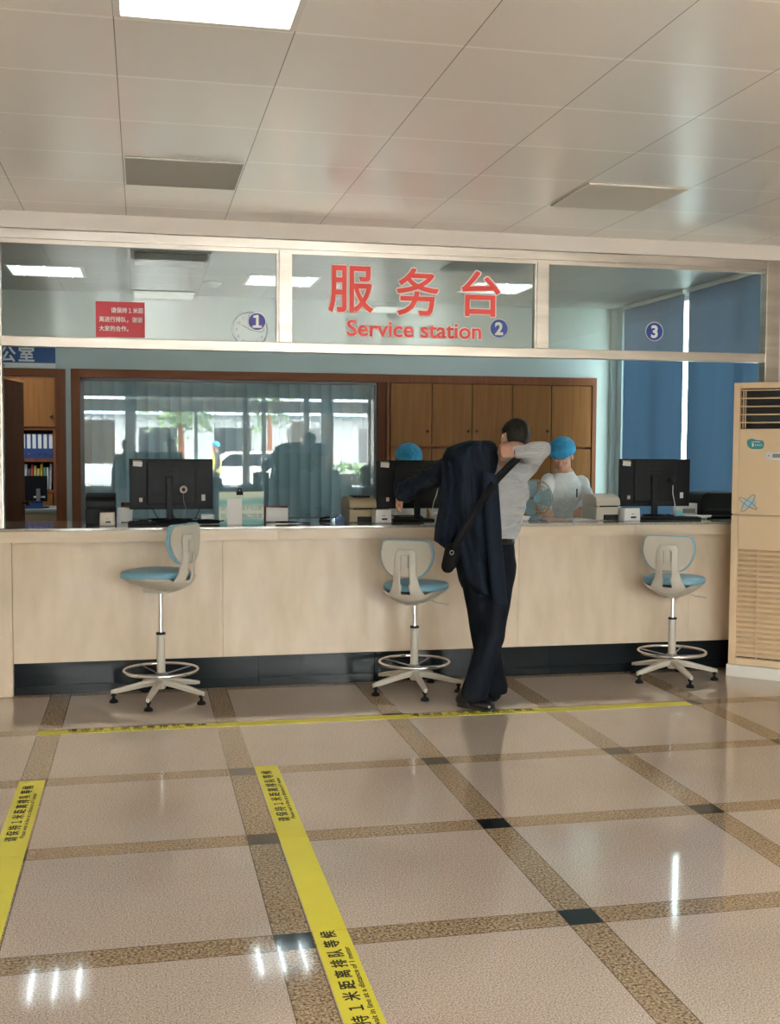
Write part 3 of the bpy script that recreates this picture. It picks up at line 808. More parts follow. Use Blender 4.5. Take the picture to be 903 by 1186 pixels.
m2, _, _ = monitor('black monitor partly covered by the outstretched jacket sleeve', 436, 531, 533, 588.5, Ym, 0)
m3, _, _ = monitor('black monitor in front of the blue roller blinds', 718.5, 797, 531.5, 586, 1.32, rad(-3))
def webcam(px, py, Y, label, pts, cm='grey_plastic', face='paper_pink'):
    c = A(px, py, Y)
    t = thing('webcam', label, 'webcam', (c.x, c.y, c.z))
    MB().lathe([(.012, .045), (.024, .035), (.027, .012), (.026, 0), (.020, -.004), (.012, -.002)], (0, 0, 0), 'Y', 24).build('webcam_body', face, t, True)
    MB().lathe([(.0135, 0), (.0125, -.008), (.001, -.007)], (0, 0, 0), 'Y', 20).build('lens', 'black_plastic', t, True)
    MB().box((0, .020, .03), (.012, .012, .05)).build('clip', 'black_plastic', t)
    o = MB().tube([Vector(p) - c for p in pts], .0028, 8).build('cable', cm, t, True); return t
wc = lambda l, Y: [A(x, y, Y) for x, y in l]
def smooth_pts(l, n=6):
    out = []
    P = [Vector(p) for p in l]
    for i in range(len(P) - 1):
        p0, p1, p2, p3 = P[max(i - 1, 0)], P[i], P[i + 1], P[min(i + 2, len(P) - 1)]
        for k in range(n):
            t = k / n
            out.append(.5 * ((2 * p1) + (-p0 + p2) * t + (2 * p0 - 5 * p1 + 4 * p2 - p3) * t * t + (-p0 + 3 * p1 - 3 * p2 + p3) * t ** 3))
    out.append(P[-1]); return out
webcam(212.5, 567, Ym - .06, 'pink and black webcam hanging on the back of the leftmost counter monitor', smooth_pts(wc([(212, 571), (213, 582), (216, 592), (213, 600), (216, 602)], Ym - .06)))
webcam(507.5, 560, Ym - .05, 'black webcam on the monitor behind the jacket sleeve', smooth_pts(wc([(507, 565), (505, 574), (502, 582), (500, 594)], Ym - .05)), 'paper', 'black_plastic')
webcam(778, 556, 1.27, 'black webcam on the monitor by the blue blinds', smooth_pts(wc([(779, 562), (779, 572), (781, 582), (782, 592)], 1.27)), 'paper', 'black_plastic')

def label_printer(label, px0_, px1_, py0_, py1_, Y, depth, m, lid, yaw=0.0, slot=True, grp=None):
    a = A(px0_, py1_, Y); b = A(px1_, py0_, Y); W = b.x - a.x; H = b.z - cz
    t = thing('label_printer', label, 'printer', ((a.x + b.x) / 2, Y, cz), yaw, 'label printers on the counter')
    # side profile in y/z, extruded along x
    def prof(w_, pts, nm, mm, x_=0):
        mb = MB(); mb.prism([(x_ - w_ / 2, q[0], q[1]) for q in pts], (w_, 0, 0))
        o = mb.build(nm, mm, t)
        bv = o.modifiers.new('b', 'BEVEL'); bv.width = .008; bv.segments = 3; bv.limit_method = 'ANGLE'
        return o
    prof(W, [(0, .0), (0, H * .48), (.004, H * .52), (depth, H * .52), (depth, 0)], 'printer_base', m)
    arc = [(.002, H * .54)] + [(.002 + depth * .5 * (1 - math.cos(q * PI / 10)), H * .54 + H * .44 * math.sin(q * PI / 10) ** .6) for q in range(1, 6)] + [(depth * .85, H * .97), (depth, H * .80), (depth, H * .54)]
    prof(W * .985, arc, 'printer_lid', lid)
    MB().box((0, -.001, H * .53), (W * .72, .006, .010)).build('feed_slot', 'dark_gap', t)
    MB().box((W * .10, -.001, H * .12), (W * .62, .008, H * .20), None, .002).build('media_mouth', 'dark_gap', t)
    return t
label_printer('black label printer at the left end of the counter', 99, 134, 571, 607, 1.20, .24, 'black_plastic', 'black_plastic')
tp = label_printer('tan label printer beside the teal window', 404, 437, 575, 605, 1.20, .24, 'tan_plastic', 'tan_plastic', rad(4))
MB().box((.0, .10, A(420, 575, 1.3).z - cz + .002), (.12, .12, .012), None, .004).build('roll_window', 'black_plastic', tp)
label_printer('cream label printer left of the rightmost monitor', 690, 719.5, 572, 603, 1.16, .26, 'printer_cream', 'printer_cream', rad(3))
def small_box(px0_, px1_, py0_, py1_, Y, label, m='white_plastic', yaw=0):
    a = A(px0_, py1_, Y); b = A(px1_, py0_, Y); W = b.x - a.x; H = b.z - cz
    t = thing('code_scanner_box', label, 'scanner box', ((a.x + b.x) / 2, Y, cz), yaw, 'small white scanner boxes on the counter')
    mb = MB(); mb.prism([(-W / 2, 0, 0), (W / 2, 0, 0), (W / 2 * .93, 0, H), (-W / 2 * .93, 0, H)], (0, .09, 0))
    o = mb.build('box_body', m, t); bv = o.modifiers.new('b', 'BEVEL'); bv.width = .006; bv.segments = 3
    MB().box((0, .045, H + .001), (W * .8, .075, .004), None, .001).build('scan_window', 'black_plastic', t)
    MB().box((W * .06, -.001, H * .30), (W * .32, .003, H * .14), None, .001).build('port', 'black_ink', t)
    MB().box((W * .02, -.001, H * .55), (W * .16, .002, H * .06)).build('mark', 'grey_plastic', t)
    return t
small_box(115, 133, 593.5, 608.5, 1.06, 'white scanner box in front of the black label printer', 'beige_plastic')
small_box(434, 454, 590, 605.5, 1.08, 'white scanner box beside the tan label printer', 'white_plastic', rad(6))
small_box(722, 742.5, 588.5, 602.5, 1.05, 'white scanner box in front of the rightmost monitor', 'white_plastic', rad(8))

# black inkjet printer at the right end
a, b = A(812, 601, 1.25), A(856, 570, 1.25)
bp_ = thing('inkjet_printer', 'bulky black printer between the last monitor and air conditioner', 'printer', ((a.x + b.x) / 2, 1.25, cz))
W = b.x - a.x; H = b.z - cz
mb = MB(); mb.prism([(-W / 2, 0, 0), (W / 2, 0, 0), (W / 2, 0, H), (-W / 2 + .05, 0, H), (-W / 2 + .02, 0, H * .93), (-W / 2, 0, H * .7)], (0, .28, 0))
o = mb.build('printer_housing', 'black_plastic', bp_); bv = o.modifiers.new('b', 'BEVEL'); bv.width = .012; bv.segments = 3
MB().box((0, -.002, H * .35), (W * .8, .008, .012)).build('output_slot', 'dark_gap', bp_)
MB().box((0, -.02, .02), (W * .7, .07, .012), None, .003).build('output_tray', 'black_plastic', bp_)

# information board with clip and paper pocket
Yi = 1.14
a, b = A(253.5, 603.8, Yi), A(305.5, 569.5, Yi); W, H = b.x - a.x, b.z - cz
bd = thing('notice_board', 'small green printed notice board standing on the counter', 'notice board', (a.x, Yi, cz))
m = mat('green_print', (.5, .68, .60), .5)
v_ = objco(m, (1, 1, 1)); wv = N(m, 'ShaderNodeTexWave'); wv.wave_type = 'BANDS'; wv.bands_direction = 'Z'; wv.inputs['Scale'].default_value = 2.2; wv.inputs['Distortion'].default_value = 3.5; wv.inputs['Detail'].default_value = 1
L(m, v_, wv.inputs['Vector']); rp = N(m, 'ShaderNodeValToRGB'); rp.color_ramp.elements[0].color = (.17, .42, .42, 1); rp.color_ramp.elements[1].color = (.60, .70, .58, 1); rp.color_ramp.elements[1].position = .6
L(m, wv.outputs['Fac'], rp.inputs['Fac']); L(m, rp.outputs['Color'], bsdf(m).inputs['Base Color'])
MB().span((0, 0, 0), (W, .012, H), .001).build('board', 'green_print', bd)
MB().span((.0, .012, 0), (W, .10, .006)).build('board_foot', 'white_plastic', bd)
text('board_text', '全不可以做', .036, (W * .50, -.0012, H * .44), (1, 0, 0), (0, 0, 1), 'grey_plastic', bd, .0002, width=W * .45)
text('board_text', '胸CT检查', .036, (W * .50, -.0012, H * .20), (1, 0, 0), (0, 0, 1), 'grey_plastic', bd, .0002, width=W * .46)
text('board_text', '您', .036, (W * .04, -.0012, H * .44), (1, 0, 0), (0, 0, 1), 'grey_plastic', bd, .0002, width=W * .10)
text('board_text', '拍', .036, (W * .04, -.0012, H * .20), (1, 0, 0), (0, 0, 1), 'grey_plastic', bd, .0002, width=W * .10)
pk = thing('paper_pocket', 'white paper sheet clipped to the front of the green board', 'paper', (a.x + W * .18, Yi - .006, cz))
MB().span((0, -.003, 0), (W * .33, 0, H * .79)).build('sheet', 'paper', pk)
bc = thing('binder_clip', 'black binder clip on top edge of the green board', 'clip', (a.x + W * .46, Yi, cz + H))
mb = MB(); mb.prism([(-.045 / 2, -.012, -.022), (-.045 / 2, .020, -.022), (-.045 / 2, .009, .003), (-.045 / 2, -.001, .003)], (.045, 0, 0)); mb.build('clip_body', 'black_soft', bc)
MB().tube(smooth_pts([(-.008, -.002, 0), (-.010, -.004, .016), (0, -.004, .024), (.010, -.004, .016), (.008, -.002, 0)], 4), .0035, 8).build('clip_handle', 'black_soft', bc)

def sheet_stack(name, label, px0_, px1_, py0_, py1_, Y, m, tilt=0, cat='papers', depth=.004, yaw=0):
    a = A(px0_, py1_, Y); b = A(px1_, py0_, Y); W = b.x - a.x; H = b.z - cz
    t = tag(MB().span((-W / 2, 0, 0), (W / 2, depth, H), .0008).build(name, m), label, cat); t.location = ((a.x + b.x) / 2, Y, cz + .001 + abs(math.sin(tilt)) * W / 2); t.rotation_euler = (-.25, tilt, yaw); return t
sheet_stack('folder', 'dark red folder edge standing behind the white papers', 306, 334, 586, 602, 1.35, 'dark_red')
sheet_stack('paper_stack', 'white papers leaning beside the green notice board', 308, 333.5, 588, 602.5, 1.28, 'paper', rad(2), depth=.02)
sheet_stack('booklet', 'pale grey booklet leaning between black printer and monitor', 135, 153, 588, 605, 1.42, 'white_plastic', rad(3), 'booklet')
cp = A(145.5, 604, 1.48)
cu = thing('tea_tumbler', 'small brown tumbler standing behind the leftmost monitor edge', 'cup', (cp.x, 1.50, cz))
MB().lathe([(.030, 0), (.032, .01), (.033, .11), (.031, .115), (.001, .115)], seg=20).build('tumbler_body', 'wood_frame', cu, True)
MB().lathe([(.032, .115), (.032, .135), (.001, .137)], seg=20).build('tumbler_lid', 'knob', cu, True)
# mouse, keyboard/black dock, router box
mo = thing('computer_mouse', 'black computer mouse below the leftmost monitor', 'mouse', (A(166, 602, 1.22).x, 1.22, cz))
mb = MB(); ellip(mb, (0, 0, .012), (.042, .055, .022)); mb.build('mouse_shell', 'black_plastic', mo, True)
MB().span((-.003, -.045, .03), (.003, -.02, .0345)).build('scroll_wheel', 'grey_plastic', mo)
for lab, x0_, x1_, Y_, h in (('black keyboard edge under the leftmost monitor', 148, 181, 1.08, .022), ('black keyboard behind the hand of the man', 455, 486, 1.16, .018), ('black keyboard in front of the rightmost monitor', 748, 812, 1.12, .020)):
    a, b = A(x0_, 602, Y_), A(x1_, 602, Y_); W = b.x - a.x
    kb = thing('keyboard', lab, 'keyboard', ((a.x + b.x) / 2, Y_, cz), 0, 'black keyboards on the counter')
    MB().box((0, .06, h / 2), (W, .12, h), None, .004).build('keyboard_case', 'black_plastic', kb)
    k_ = MB()
    for i in range(int(W / .019) - 1):
        for j in range(5): k_.box((-W / 2 + .02 + i * .019, .02 + j * .019, h + .002), (.015, .015, .005))
    k_.build('keys', 'black_soft', kb)
def wbox(name, lab, x0_, x1_, y0_, y1_, Y, m, cat, d=.08):
    a, b = A(x0_, y1_, Y), A(x1_, y0_, Y); W, H = b.x - a.x, b.z - cz
    t = thing(name, lab, cat, ((a.x + b.x) / 2, Y, cz))
    MB().box((0, d / 2, H / 2), (W, d, H), None, .003).build('case', m, t); return t, W, H
wbox('network_box', 'small white network box right of the leftmost monitor stand', 233, 248, 596, 603, 1.28, 'white_plastic', 'network box')
t, W, H = wbox('network_box', 'grey and white network box beneath the rightmost monitor', 783, 812, 583, 597, 1.32, 'white_plastic', 'network box', .06)
MB().box((0, -.001, H * .5), (W * .5, .003, H * .3)).build('port_panel', 'grey_plastic', t)
cd = A(786, 590, 1.30)
o = tag(MB().box((0, 0, 0), (.045, .003, .055), Euler((-.3, .25, 0))).build('screen_card', 'cyan'), 'small cyan card leaning against the white network box', 'card'); o.location = (cd.x, 1.285, cz + .034)
# cables in loose coils
def cable(label, pts, m='black_soft', r=.004):
    o = MB().tube(smooth_pts(pts, 5), r, 8).build('cable', m, None, True); tag(o, label, 'cable', 'loose cables on the counter'); return o
def coil(cx, cy, rx, ry, n, seed, rise=.003):
    rn_ = random.Random(seed); pts = []
    for k in range(n * 8):
        a_ = 2 * PI * k / 8; s_ = 1 + rn_.uniform(-.25, .25)
        pts.append((cx + rx * s_ * math.cos(a_), cy + ry * s_ * math.sin(a_), cz + .006 + rise * k / 8 + rn_.uniform(0, .004)))
    return pts
q = A(241, 604, 1.12); cable('coiled black cable right of the leftmost monitor', coil(q.x, 1.14, .09, .045, 4, 1, .006))
q = A(190, 602, 1.25); cable('black cables tangled under the leftmost monitor', coil(q.x + .05, 1.30, .14, .06, 3, 2, .008))
q = A(468, 600, 1.2); cable('black cables tangled under the middle monitor', coil(q.x + .05, 1.30, .11, .05, 3, 3, .012))
q = A(806, 597, 1.2); cable('white coiled cable beside the rightmost monitor', coil(q.x, 1.20, .10, .05, 3, 4, .008), 'paper', .005)
q = A(766, 600, 1.2); cable('black cables tangled under the rightmost monitor', coil(q.x, 1.25, .11, .05, 3, 5, .010))
q = A(330, 603, 1.12); cable('thin black cord lying before the white papers', coil(q.x, 1.12, .07, .03, 2, 6, .004) + [(q.x + .12, 1.14, cz + .006), (q.x + .17, 1.10, cz + .006)], r=.0035)
for i, (x0_, x1_) in enumerate(((196, 205), (176, 186), (226, 232))):
    cable(('black cable drooping left of the monitor stand', 'black cable drooping near the mouse', 'black cable drooping near the network box')[i], [A(x1_, 588, Ym), A((x0_ + x1_) / 2, 595, Ym + .01), A(x0_, 601, Ym - .02)] if i == 2 else [A(x0_, 588, Ym), A((x0_ + x1_) / 2, 597, Ym + .01), A(x1_, 603.5, Ym - .10)], r=.003)
st = A(381, 601, 1.3)
stp_ = thing('stapler', 'small black stapler lying on the counter', 'stapler', (A(376, 601, 1.35).x, 1.35, cz), .3)
MB().span((-.04, -.012, 0), (.04, .012, .012), .002).build('stapler_base', 'black_soft', stp_)
MB().box((.0, 0, .024), (.075, .018, .014), Euler((0, -.12, 0)), .003).build('stapler_arm', 'black_soft', stp_)
bl = thing('tape_dispenser', 'small blue tape dispenser left of the tan label printer', 'tape dispenser', (A(395, 602, 1.35).x, 1.35, cz))
MB().prism([(-.04, -.02, 0), (.04, -.02, 0), (.035, -.02, .02), (.01, -.02, .035), (-.025, -.02, .045), (-.04, -.02, .03)], (0, .04, 0)).build('dispenser_body', 'sign_blue', bl)
MB().lathe([(.018, -.012), (.018, .012)], (-.015, 0, .03), 'Y', 20).build('tape_roll', 'paper', bl)
# books and papers on right half
bk = thing('open_register', 'open register book with pink pages lying on the counter', 'book', (A(662, 601, 1.12).x, 1.14, cz))
for s in (-1, 1):
    mb = MB(); pr = [(0, 0), (s * .02, .012), (s * .10, .014), (s * .19, .007), (s * .19, 0)]
    mb.prism([(x_, -.02, z_) for x_, z_ in pr], (0, .16, 0)); mb.build('page_block', 'paper_pink' if s < 0 else 'paper', bk)
MB().span((-.195, -.025, .0), (.195, .145, .002)).build('cover', 'dark_red', bk)
for i in range(3):
    o = tag(MB().box((0, 0, 0), (.12, .09, .010), None, .001).build('notebook', 'paper'), ('cream notebook at the bottom of the small pile', 'cream notebook in the middle of the small pile', 'cream notebook on top of the small pile')[i], 'notebook', 'notebooks piled beside the man')
    o.location = (A(600 + i, 600, 1.2).x, 1.2, cz + .006 + .0115 * i); o.rotation_euler = (0, 0, .1 * i)
hp = A(693, 571, 1.45)
# desk fan
fc = A(621, 577, 1.47)
fn = thing('desk_fan', 'round desk fan with wire guard standing behind the counter edge', 'fan', (fc.x, 1.50, cz))
hz = fc.z - cz
gr = MB()
for R_, yy in ((.140, 0), (.13, -.018), (.10, -.028), (.07, -.034), (.04, -.038)): gr.torus(R_, .0022, (0, yy, hz), 36, 6, 'Y')
for k in range(18):
    a_ = 2 * PI * k / 18; c_, s_ = math.cos(a_), math.sin(a_)
    gr.tube([(.140 * c_, 0, hz + .140 * s_), (.10 * c_, -.028, hz + .10 * s_), (.03 * c_, -.04, hz + .03 * s_)], .0015, 5)
    gr.tube([(.140 * c_, 0, hz + .140 * s_), (.12 * c_, .035, hz + .12 * s_), (.03 * c_, .05, hz + .03 * s_)], .0015, 5)
mat('wire', (.30, .25, .18), .4)
gr.build('wire_guard', 'wire', fn)
bl_ = MB()
for k in range(3):
    a_ = 2 * PI * k / 3; pts = []
    for j in range(9):
        q_ = j / 8 * 1.6 - .8; r_ = .135 if 0 < j < 8 else .05
        pts.append((math.cos(a_ + q_) * r_, .006 + .012 * q_, hz + math.sin(a_ + q_) * r_))
    bl_.prism([(0, .006, hz)] + pts, (0, .003, 0))
mat('fan_blue', (.12, .26, .33), .4)
bl_.build('fan_blades', 'fan_blue', fn)
MB().lathe([(.03, -.045), (.03, -.03), (.02, .0), (.035, .05), (.04, .09), (.02, .11)], (0, 0, hz), 'Y', 20).build('fan_motor', 'fan_blue', fn, True)
MB().lathe([(.07, 0), (.07, .012), (.02, .02), (.015, max(.03, hz - .03))], (0, .06, 0), 'Z', 24).build('fan_stand', 'fan_blue', fn, True)

# ================================================================== OFFICE BEYOND THE DOOR
YO = 6.95
bc_ = thing('bookcase', 'brown wooden bookcase with binder shelves seen through the doorway', 'bookcase', (-1.9, YO, 0))
def bx_(x0_, y0_, x1_, y1_, name, m, Y=YO, d=.02, par=bc_, bev=.002):
    a, b = A(x0_, y1_, Y), A(x1_, y0_, Y)
    return inp(MB().span((a.x, Y, a.z), (b.x, Y + d, b.z), bev), name, m, par)
def at3(x0_, x1_, z0_, z1_, y0_, y1_, name, m): return inp(MB().span((x0_, y0_, z0_), (x1_, y1_, z1_), .002), name, m, bc_)
bz = {k: A(45, k, YO).z for k in (438, 494, 498, 531, 535, 567.5, 571)}
bxx = {k: A(k, 520, YO).x for k in (-20, 23.5, 27, 61.5, 65, 95)}
at3(bxx[-20], bxx[95], 0, bz[438] + .04, YO + .33, YO + .35, 'back_board', 'wood_dark')
for k0, k1 in ((494, 498), (531, 535), (567.5, 571)): at3(bxx[-20], bxx[95], bz[k1], bz[k0], YO, YO + .33, 'shelf', 'wood_frame')
for k0, k1 in ((-20, -16), (19.5, 23.5), (61.5, 65), (91, 95)):
    at3(A(k0, 520, YO).x, A(k1, 520, YO).x, 0, bz[438], YO + .001, YO + .33, 'upright', 'wood_frame')
at3(bxx[-20], bxx[95], bz[438], bz[438] + .04, YO, YO + .33, 'top_board', 'wood_frame')
dd = [(-17, 27.5, 24.5), (28.5, 62, 59.5), (63, 93, 66.7)]
for x0_, x1_, k_ in dd:
    o = bx_(x0_, 438.5, x1_, 494, 'bookcase_door', 'wood_door', YO - .02, .018)
    knob(o, A(k_, 482, YO - .02).x, YO - .02, A(k_, 482, YO - .02).z, .02)
for x0_, x1_ in ((-17, 20), (24, 61), (65, 92)):
    bx_(x0_, 572, x1_, 640, 'lower_door', 'wood_door', YO - .018, .018)
def binder(i, px):
    a = A(px, 530.8, YO + .05); t = thing('ring_binder', 'blue ring binder, %s on the office shelf' % ['first from the door leaf', 'second from the door leaf', 'third from the door leaf', 'third from the shelf upright', 'second from the shelf upright', 'next to the shelf upright', 'beyond the upright'][i], 'binder', (a.x, YO + .05, bz[531]), 0, 'blue binders on the office shelf')
    H = A(px, 502, YO).z - bz[531]
    MB().span((.001, 0, 0), (.061, .26, H), .003).build('binder_cover', 'binder_blue', t)
    MB().span((.012, -.002, H * .40), (.050, 0, H * .97)).build('spine_label', 'paper', t)
    MB().torus(.010, .003, (.031, -.002, H * .18), 16, 6, 'Y').build('finger_ring', 'chrome', t)
for i, px in enumerate((24, 30.3, 36.6, 43, 49.4, 55.7, 66)): binder(i, px)
cols = [(.5, .5, .5), (.55, .55, .6), (.12, .12, .14), (.5, .06, .05), (.6, .45, .1), (.55, .5, .15), (.6, .35, .05), (.1, .3, .15), (.6, .6, .58), (.45, .47, .5)]
for i, c_ in enumerate(cols):
    mat('book_%d' % i, c_, .6)
    px = 24.5 + i * 3.6; a = A(px, 567, YO + .06); hgt = .27 + .03 * math.sin(i * 2.3)
    t = tag(MB().span((0, 0, 0), (.026, .2, hgt), .002).build('book', 'book_%d' % i), '%s file on the lower office shelf' % ['grey', 'pale violet', 'black', 'dark red', 'ochre', 'olive', 'orange', 'green', 'white', 'slate grey'][i], 'book', 'files on the lower office shelf')
    t.location = (a.x, YO + .05, bz[567.5] + .003); t.rotation_euler = (0, rad(2), 0)
# office desk and monitor
YD = 6.0
dk = thing('office_desk', 'grey desk in the back office beneath the bookcase', 'desk', (-1.9, YD, 0))
dz = A(50, 590, YD).z
inp(MB().span((-3.2, YD, dz - .03), (-1.15, YD + .75, dz), .003), 'desk_top', 'desk_grey', dk)
inp(MB().span((-3.15, YD + .04, 0), (-1.2, YD + .07, dz - .03)), 'desk_panel', 'tan_plastic', dk)
for x_ in (-3.17, -1.21): inp(MB().span((x_ - .02, YD + .03, 0), (x_ + .02, YD + .72, dz - .03)), 'desk_side', 'desk_grey', dk)
a, b = A(25.5, 581, YD + .35), A(54.5, 551, YD + .35)
om = thing('monitor', 'black monitor on the desk inside the back office', 'monitor', ((a.x + b.x) / 2, YD + .35, dz))
W, H, z0 = b.x - a.x, b.z - a.z, a.z - dz
MB().box((0, .015, z0 + H / 2), (W, .03, H), None, .004).build('monitor_housing', 'black_plastic', om)
MB().box((.04, -.02, (z0 + H * .5) / 2), (.04, .03, z0 + H * .5)).build('stand', 'grey_plastic', om)
MB().box((.04, 0, .006), (.22, .16, .012), None, .003).build('stand_base', 'black_plastic', om)
MB().box((.05, -.001, z0 + H * .18), (.12, .003, .02)).build('rear_label', 'paper', om)
a, b = A(26, 590, YD + .2), A(50, 582, YD + .2)
bxn = thing('storage_box', 'navy blue box on the office desk under the monitor', 'box', ((a.x + b.x) / 2, YD + .12, dz))
MB().box((0, .08, .035), (b.x - a.x, .16, .07), None, .003).build('box_body', 'binder_blue', bxn)
MB().box((0, .08, .073), (b.x - a.x + .008, .165, .01), None, .003).build('box_lid', 'black_plastic', bxn)

# ================================================================== AIR CONDITIONER
AYAW = rad(-43)
ap = AZ(842.3, 782.5)
hA = A(851, 443, ap.y).z
ac = thing('floor_air_conditioner', 'tall cream floor-standing air conditioner at the right edge', 'air conditioner', ap, AYAW)
# local x runs along the face, local -y is the front
AW, AD = .56, .30
MB().span((-.01, -.01, 0), (AW + .01, AD, .085), .004).build('base', 'ac_base', ac)
def acp(x0_, x1_, z0_, z1_, y0_, y1_, nm, m='ac_cream', bev=.004): return MB().span((x0_, y0_, z0_), (x1_, y1_, z1_), bev).build(nm, m, ac)
zs_ = 1.155   # seam
acp(0, AW, .086, hA, .045, AD, 'cabinet_body')
g0, g1 = .088, zs_ - .004
L0 = A(856, 634, .75).z
# lower front: frame around louvre opening
def seam(px): return px
acp(0.0, .05, g0, g1, 0, .045, 'lower_left_stile', bev=.008); acp(AW - .05, AW, g0, g1, 0, .045, 'lower_right_stile', bev=.008)
acp(.05, AW - .05, L0, g1, 0.004, .045, 'lower_head'); acp(.05, AW - .05, g0, .135, 0.004, .045, 'lower_foot')
mb = MB(); nsl = 21; zz0, zz1 = .145, L0
for k in range(nsl):
    z_ = zz0 + (zz1 - zz0) * (k + .5) / nsl; mb.box((AW / 2, .020, z_), (AW - .10, .030, .022), Euler((.55, 0, 0)))
mb.build('intake_louvres', 'ac_cream', ac)
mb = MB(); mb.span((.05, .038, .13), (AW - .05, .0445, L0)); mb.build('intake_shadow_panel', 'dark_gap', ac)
mb = MB()
for x_ in (.19, .37): mb.span((x_ - .004, .006, .14), (x_ + .004, .03, L0))
mb.build('intake_ribs', 'ac_cream', ac)
# upper front door panel
acp(0, .045, zs_ + .004, hA - .002, 0.0, .045, 'upper_left_stile', bev=.008); acp(AW - .045, AW, zs_ + .004, hA - .002, 0, .045, 'upper_right_stile', bev=.008)
u0, u1 = A(856, 497, .75).z, A(856, 451, .75).z
acp(.045, AW - .045, zs_ + .004, u0, .002, .045, 'front_door'); acp(.045, AW - .045, u1, hA - .002, .002, .045, 'top_rail')
MB().span((.045, .040, u0), (AW - .045, .0445, u1)).build('outlet_recess', 'dark_gap', ac)
mb = MB()
for k in range(5):
    z_ = u1 - .012 - (u1 - u0) * (k) / 5.0; mb.box((AW / 2, .006, z_), (AW - .09, .026, .006), Euler((.2, 0, 0)))
mb.build('outlet_vanes', 'ac_cream', ac)
mb = MB()
for k in range(2): mb.box((.062 + k * .016, .024, (u0 + u1) / 2), (.005, .02, u1 - u0 - .01))
mb.build('vertical_vanes', 'ac_cream', ac)
# control panel
def acloc(px, py):
    # where the picture ray meets the face plane, in local coordinates
    n_ = Matrix.Rotation(AYAW, 3, 'Z') @ V(0, -1, 0)
    d_ = ray(px, py); tt = (ap - CAM).dot(n_) / d_.dot(n_); P_ = CAM + d_ * tt
    return Matrix.Rotation(-AYAW, 3, 'Z') @ (P_ - ap)
q0 = acloc(886, 533); q1 = acloc(886, 523.5)
pn = MB().span((q0.x, -.008, q0.z), (q0.x + .20, .004, q1.z), .003).build('control_panel', 'white_plastic', ac)
MB().span((q0.x + .05, -.0095, q0.z + .018), (q0.x + .15, -.007, q1.z - .012)).build('display', 'grey_plastic', pn)
MB().lathe([(.005, -.008), (.005, -.011), (.001, -.011)], (q0.x + .025, 0, (q0.z + q1.z) / 2 + .003), 'Y', 12).build('button', 'grey_plastic', pn)
text('brand_mark', '—', .02, (q0.x + .075, -.001, q1.z + .05), (1, 0, 0), (0, 0, 1), 'grey_plastic', ac, 0, width=.03)
# stickers
q = acloc(875, 514)
st_ = thing('efficiency_sticker', 'teal rounded sticker on the upper door of air conditioner', 'sticker', (0, 0, 0)); st_.matrix_basis = ac.matrix_basis @ Matrix.Translation((q.x, -.001, q.z))
mb = MB(); mb.prism([(x_, 0, z_) for x_, z_ in rpoly([(-.055, -.02), (-.03, -.037), (.05, -.037), (.058, 0), (.05, .024), (0, .026), (-.025, .038), (-.055, .03), (-.064, .012)], .02)], (0, .002, 0)); mb.build('sticker_shape', 'sticker_teal', st_)
MB().span((-.026, -.001, -.020), (-.014, 0, .004)).build('sticker_mark', 'paper', st_)
mb = MB()
for k in range(4): mb.span((-.005 + k * .013, -.001, -.014), (.003 + k * .013, 0, -.004))
mb.span((-.03, -.001, .010), (.03, 0, .016)); mb.build('sticker_lettering', 'sticker_sky', st_)
q = acloc(866, 583)
st_ = thing('swirl_sticker', 'pale blue swirl sticker low on the upper door', 'sticker', (0, 0, 0)); st_.matrix_basis = ac.matrix_basis @ Matrix.Translation((q.x, -.001, q.z))
mb = MB(); mb.prism([(.045 * math.cos(k * PI / 10) * (1.25 if k < 5 else 1), 0, .034 * math.sin(k * PI / 10) + .01 * math.cos(k * PI / 10)) for k in range(20)], (0, .002, 0)); mb.build('sticker_shape', 'sticker_sky', st_)
mb = MB()
for a0, rx_, rz_, tl in ((0, .075, .020, .95), (0, .072, .017, -.55)):
    pts = []
    for k in range(25):
        a_ = 2 * PI * k / 24; x_, z_ = rx_ * math.cos(a_), rz_ * math.sin(a_); pts.append((x_ * math.cos(tl) - z_ * math.sin(tl), -.001, x_ * math.sin(tl) + z_ * math.cos(tl)))
    mb.tube(pts, .0022, 6, False)
mb.build('sticker_orbits', 'sign_blue' if False else 'grey_plastic', st_)

# ================================================================== HALL BEHIND THE CAMERA (seen in the reflections)
def RX(px): # X of a mirrored picture column at the entrance plane
    return A(px, 514, 2 * (YB + .05) - YF).x
w = MB(); zd = 2.42
w.span((X0, YF - .15, 0), (RX(88), YF, CH)); w.span((RX(430) + .6, YF - .15, 0), (X1, YF, CH))
w.span((X0, YF - .15, 2.98), (X1, YF, CH + .1))
struct('wall_entrance', w, 'facade')
fm = MB()
for a_, b_ in ((88, 93), (145, 157), (225, 229), (281, 289), (303, 308), (352, 358), (372, 386), (426, 430)): fm.span((RX(a_), YF - .10, 0), (RX(b_), YF, 2.98))
fm.span((RX(88), YF - .1, zd), (RX(430), YF, zd + .28)); fm.span((RX(88), YF - .1, .42), (RX(157), YF, .50)); fm.span((RX(88), YF - .1, 0), (RX(157), YF, .08))
fm.span((RX(88), YF - .12, 2.85), (RX(430), YF, 3.0))
fm.span((RX(386), YF - .1, 0), (RX(426), YF, .9))
wd = struct('window_6', fm, 'facade')
MB().span((RX(88), YF - .055, .05), (RX(430), YF - .05, 2.95)).build('pane', 'glass_outside', wd)
X0w, X1w = RX(430) + .6, X1
